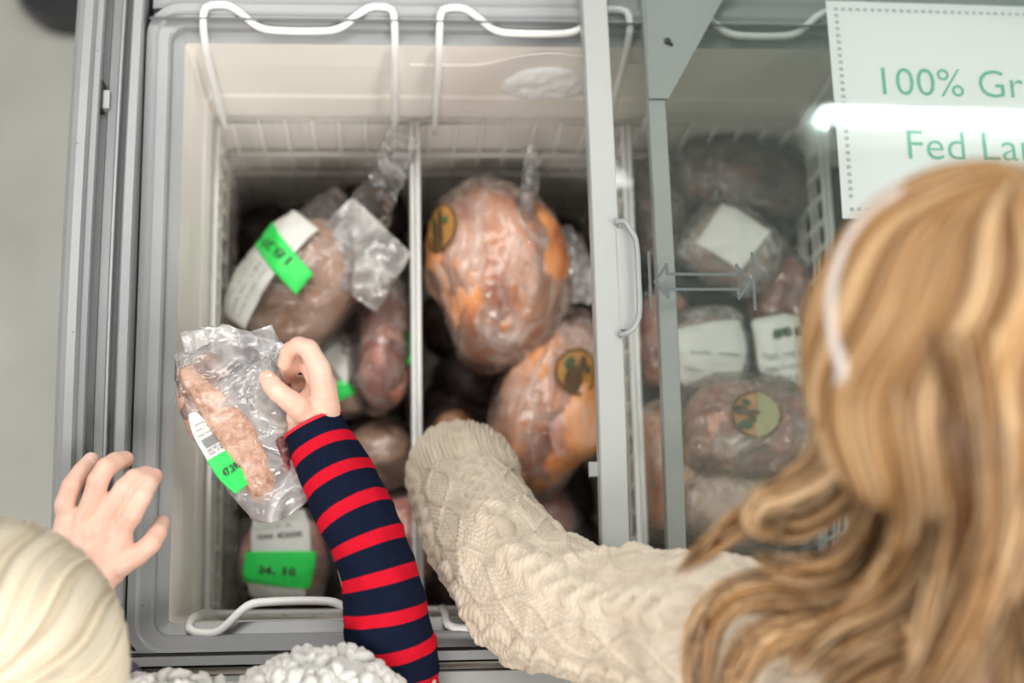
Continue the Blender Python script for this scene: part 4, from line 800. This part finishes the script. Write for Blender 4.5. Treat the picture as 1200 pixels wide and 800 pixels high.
finger(mb, [(545, 556, .745, 22), (548, 538, .74, 16), (554, 524, .738, 9), (561, 514, .734, 8), (566, 507, .727, 7)]); finger(mb, [(540, 548, .735, 18), (538, 530, .71, 10), (541, 521, .69, 8.5), (544, 519, .67, 8)])
finger(mb, [(535, 550, .735, 16), (524, 538, .70, 9), (521, 536, .68, 8), (522, 534, .66, 7.5)]); finger(mb, [(558, 552, .735, 16), (572, 536, .70, 9), (584, 532, .68, 8), (590, 534, .664, 8)]); finger(mb, [(556, 560, .74, 14), (584, 560, .72, 10), (600, 548, .70, 9)])
V, F = remesh(np.concatenate(mb.V), mb.F, .0014, 5, .5); addr(V, F)
wbody = mk('body', np.concatenate(VV), FF, skin_m, wom); face_parts(wbody, hp, hB, hk); 
nail(wbody, 566.5, 508, .7325, 5, 4, 60, (-.6, 0))
# cable-knit sleeve
SS = [(541, 566, .800, 60), (556, 600, .850, 66), (578, 640, .90, 71), (620, 685, .955, 76), (690, 718, 1.01, 78), (770, 738, 1.07, 84), (860, 760, 1.13, 98), (960, 800, 1.17, 118), (1050, 850, 1.18, 130)]
SL_ = Loft([W(x, y, z, w, w)[:5] for x, y, z, w in SS], ends=(0, 0)); lens = sum(np.linalg.norm(at(*a[:3])-at(*b_[:3])) for a, b_ in zip(SS[:-1], SS[1:])); circ = .36
def cable(u, v, L_, ncol=9):
    s = u*L_; x = v*ncol; col = np.floor(x).astype(int) % ncol; x = x-np.floor(x)-.5; h = np.zeros_like(s); A = (col % 2 == 0)
    ph = s/.046*2*math.pi+col*1.3
    for k in (0, 1):
        x1 = .24*np.sin(ph+k*math.pi); up = .5+.5*np.cos(ph+k*math.pi); rope = np.clip(1-((x-x1)/.19)**2, 0, 1)**.6; st = .00045*np.sin(2*math.pi*(s/.0042+np.abs(x-x1)*3.)); h = np.maximum(h, np.where(A, (.0030+.0018*up)*rope+st*rope, 0))
    moss = .0012*np.sin(2*math.pi*s/.0058+math.pi*np.floor(x*9))*np.cos(2*math.pi*x*4.5)+.0008; dia = np.clip(1-(np.abs(np.abs(x)-.36*np.abs(np.sin(s/.060*math.pi+col)))/.085)**2, 0, 1)**.6*.0022
    return h+np.where(A, .0004*np.sin(2*math.pi*s/.0042), moss+dia)
def kn(P, u, v): return cable(u, v, lens)+.018*(fbm(P, 11, 5)-.5)+.010*(ridge(P, 14, 9)-.45)*np.clip((u-.12)*4, 0, 1)-.010*np.exp(-((u-.35)/.03)**2)*np.clip(np.sin(2*math.pi*(v-.05)), 0, 1)
SL_.noise = kn; P_, F_, uv_ = SL_.grid(620, 330); mk('knit_sleeve', P_, F_, knit_m, wom)
CF = Loft([W(x, y, z, w, w)[:5] for x, y, z, w in ((538, 553, .775, 46), (537, 550, .772, 56), (539, 554, .785, 63), (543, 562, .803, 66), (548, 572, .818, 63), (549, 575, .815, 55))], ends=(0, 0), noise=lambda P, u, v: .0015*np.sin(v*2*math.pi*46)*np.clip(np.sin(u*7+v*2*math.pi*23)*2, -1, 1)+.004*(fbm(P, 30, 2)-.5))
P_, F_, uv_ = CF.grid(70, 460); mk('rolled_cuff', P_, F_, knit_m, wom)
TS = Loft([(.345, -.030, 1.335, .062, .062), (.36, -.045, 1.30, .085, .075), (.385, -.07, 1.26, .155, .095), (.40, -.10, 1.20, .205, .115), (.42, -.20, 1.05, .18, .125), (.43, -.28, .92, .18, .13), (.44, -.33, .78, .20, .145)], ends=(0, 0), up=(0, -1, 0)); TS.noise = lambda P, u, v: cable(u, v, .6, 25)+.02*(fbm(P, 9, 5)-.5)
P_, F_, uv_ = TS.grid(300, 560); mk('knit_jumper', P_, F_, knit_m, wom)
L = Loft([(.55, -.12, 1.19, .085, .08), (.64, -.05, 1.04, .07, .07), (.56, .0, .975, .055, .055)], ends=(.1, 0), noise=lambda P, u, v: cable(u, v, .35)+.01*(fbm(P, 11, 5)-.5)); P_, F_, uv_ = L.grid(160, 160); mk('knit_sleeve', P_, F_, knit_m, wom)
for s in (-1, 1): body_lofts([(.44+.08*s, -.33, .86, .11, .11), (.43+.09*s, -.28, .46, .078, .078), (.43+.10*s, -.34, .08, .06, .06)], trouser_m, wom, 'trouser_leg', up=(0, -1, 0)); mb = MB(); capsule(mb, [(.43+.10*s, -.38, .042, .04), (.43+.12*s, -.25, .035, .035)]); mb.build('shoe', shoe_m, wom, smooth=True)
# hair: dome over the head, then long waved locks falling to the left and down
def gold(r, d):
    t_ = r; a, b_, c = np.array([.09, .036, .012]), np.array([.50, .265, .095]), np.array([.93, .71, .45]); return a*(1-2*t_)+b_*2*t_ if t_ < .5 else b_*(2-2*t_)+c*(2*t_-1)
HR = np.array([.090, .100, .098]); cr2 = np.array([.05, .80, .60]); cr2 /= np.linalg.norm(cr2)
mb = MB(); mb.ell(Hc, HR*.945, None, 30, 40); Vh = np.concatenate(mb.V)
keep = [f for f in mb.F if np.mean([(Vh[i]-Hc)@np.array([-.60, .30, -.74]) for i in f]) < .058]; hm = mk('hair_mass', Vh, keep, hair_m, wom, colr=np.tile([.36, .20, .08], (len(Vh), 1)))
V, F, C_ = dome_strands(Hc, HR, cr2, 5200, 1.55, gold, wob=.06, shell=.07); mk('hair', V, F, hair_m, wom, colr=C_)
def on_dome(px, py, k=1.):
    d = CR.T @ np.array([(px-600)/FPX, (py-400)/FPX, 1.0]); o = (CC-Hc)/(HR*k); e = d/(HR*k); A, B_, C0 = e@e, 2*o@e, o@o-1; q = B_*B_-4*A*C0; t_ = (-B_-math.sqrt(max(q, 0)))/(2*A); return CC+d*t_
def LK(rows): return [W(x, y, z, r) for x, y, z, r in rows]
locks = [
 (LK([(1000, 440, 1.44, 26), (985, 500, 1.41, 26), (965, 545, 1.38, 24), (925, 575, 1.35, 20), (893, 590, 1.33, 16), (880, 612, 1.32, 14), (905, 622, 1.31, 14), (925, 600, 1.31, 12)]), 420, .002, 1.5),
 (LK([(1030, 480, 1.42, 30), (1010, 540, 1.38, 28), (975, 590, 1.34, 24), (930, 618, 1.31, 20), (880, 605, 1.28, 16), (850, 622, 1.26, 13), (820, 650, 1.24, 10), (795, 675, 1.23, 4)]), 420, .003, 2),
 (LK([(1060, 500, 1.42, 34), (1050, 580, 1.37, 32), (1010, 650, 1.33, 28), (960, 690, 1.30, 24), (905, 690, 1.27, 22), (855, 700, 1.25, 20), (825, 735, 1.23, 18), (818, 800, 1.22, 16), (830, 850, 1.2, 10)]), 620, .003, 2),
 (LK([(1110, 500, 1.42, 36), (1105, 590, 1.37, 34), (1070, 670, 1.33, 30), (1020, 720, 1.30, 26), (950, 735, 1.27, 22), (890, 750, 1.25, 20), (860, 800, 1.24, 18), (870, 860, 1.22, 12)]), 560, .004, 2),
 (LK([(1160, 520, 1.42, 38), (1160, 610, 1.37, 34), (1130, 690, 1.33, 30), (1080, 750, 1.31, 28), (1010, 790, 1.29, 24), (950, 830, 1.27, 20)]), 520, .004, 1.5),
 (LK([(1200, 500, 1.42, 34), (1215, 600, 1.38, 32), (1195, 690, 1.35, 28), (1150, 770, 1.33, 26), (1100, 850, 1.31, 20)]), 480, .004, 1.5),
 (LK([(1230, 470, 1.42, 34), (1260, 600, 1.38, 34), (1250, 720, 1.35, 30), (1200, 820, 1.33, 26), (1170, 900, 1.31, 20)]), 420, .004, 1.5),
 (LK([(1150, 380, 1.50, 60), (1165, 500, 1.49, 56), (1160, 620, 1.46, 50), (1130, 730, 1.43, 46), (1085, 840, 1.39, 40)]), 620, .006, 1.2),
 (LK([(1230, 380, 1.49, 50), (1260, 520, 1.48, 50), (1255, 660, 1.45, 46), (1220, 790, 1.42, 42), (1190, 900, 1.38, 36)]), 520, .006, 1.2),
 (LK([(1075, 440, 1.48, 34), (1090, 540, 1.46, 34), (1085, 620, 1.43, 30), (1045, 700, 1.39, 28), (985, 745, 1.35, 24), (920, 790, 1.32, 20)]), 420, .005, 1.5),
 ([(.33, .04, 1.46, .05), (.36, -.02, 1.41, .055), (.375, -.075, 1.34, .050), (.38, -.13, 1.27, .040), (.37, -.17, 1.20, .02)], 620, .006, 1.5),
 (LK([(1260, 420, 1.42, 36), (1310, 560, 1.38, 36), (1310, 700, 1.35, 34), (1270, 820, 1.33, 30), (1240, 900, 1.31, 24)]), 380, .004, 1.5),
 (LK([(1180, 560, 1.40, 40), (1230, 680, 1.34, 44), (1180, 790, 1.31, 44), (1120, 900, 1.28, 40)]), 480, .005, 1.5),
 (LK([(1015, 430, 1.44, 22), (1005, 510, 1.41, 20), (1020, 590, 1.37, 18), (990, 650, 1.34, 16), (930, 665, 1.31, 12), (880, 655, 1.29, 9)]), 240, .003, 2),
 (LK([(1130, 470, 1.45, 30), (1085, 560, 1.41, 22), (1060, 640, 1.37, 18), (1080, 720, 1.34, 18), (1120, 790, 1.33, 18), (1120, 860, 1.31, 12)]), 260, .004, 1.5),
]
strands('long_hair', locks, wom, lambda r, d: gold(np.clip(.36+.55*math.sin(d*900+7*math.sin(d*310))*.9+(r-.5)*.5, 0, 1), d), rbase=.0006, seg=30)
# headband of white beads
hbp = [on_dome(*p, 1.0) for p in ((1050, 232), (1024, 250), (1004, 274), (988, 306), (980, 335), (977, 365), (981, 400), (990, 432))]; hbp = [hbp[0]+np.array([.03, .02, -.03])] + hbp + [hbp[-1]+np.array([.004, -.01, -.03])]
q = spl(hbp, 46); mb = MB(); mb.tube(q, .0030, 10); hband = mb.build('headband', band_m, wom, smooth=True)
for k, p_ in enumerate(spl(hbp, 42)): mb = MB(); d = (p_-Hc)/np.linalg.norm(p_-Hc); mb.ell(p_+d*.0012, (.0036,)*3, None, 7, 10); mb.build('bead', band_m, hband, smooth=True)

# ================================================================== CEILING TUBE LAMPS (their reflection shows in the glass)
def reflect_at(px, py, z):
    p = on_glass(px, py, .9585); d = p-CC; d /= np.linalg.norm(d); sl = -0.036*(p[1]-YC)/.09; n_ = np.array([0, -sl, 1.]); n_ /= np.linalg.norm(n_); r_ = d-2*(d@n_)*n_; return p+r_*(z-p[2])/r_[2]
ta, tb = reflect_at(968, 132, 3.0), reflect_at(1230, 142, 3.0); tb = ta+(tb-ta)/np.linalg.norm(tb-ta)*1.2
lf = root('tube_lamp', ((ta+tb)/2)+np.array([0, 0, .03]), 'glowing white fluorescent tube lamp overhead, mirrored across the sign', 'lamp')
mb = MB(); mb.tube([ta, tb], .026, 14); mb.build('glow_tube', tube_m, lf, smooth=True); mb = MB(); a = np.minimum(ta, tb)-np.array([.03, .05, 0]); b_ = np.maximum(ta, tb)+np.array([.03, .05, 0]); mb.box((a[0], a[1], 3.03), (b_[0], b_[1], 3.09)); mb.build('housing', lampbody_m, lf)
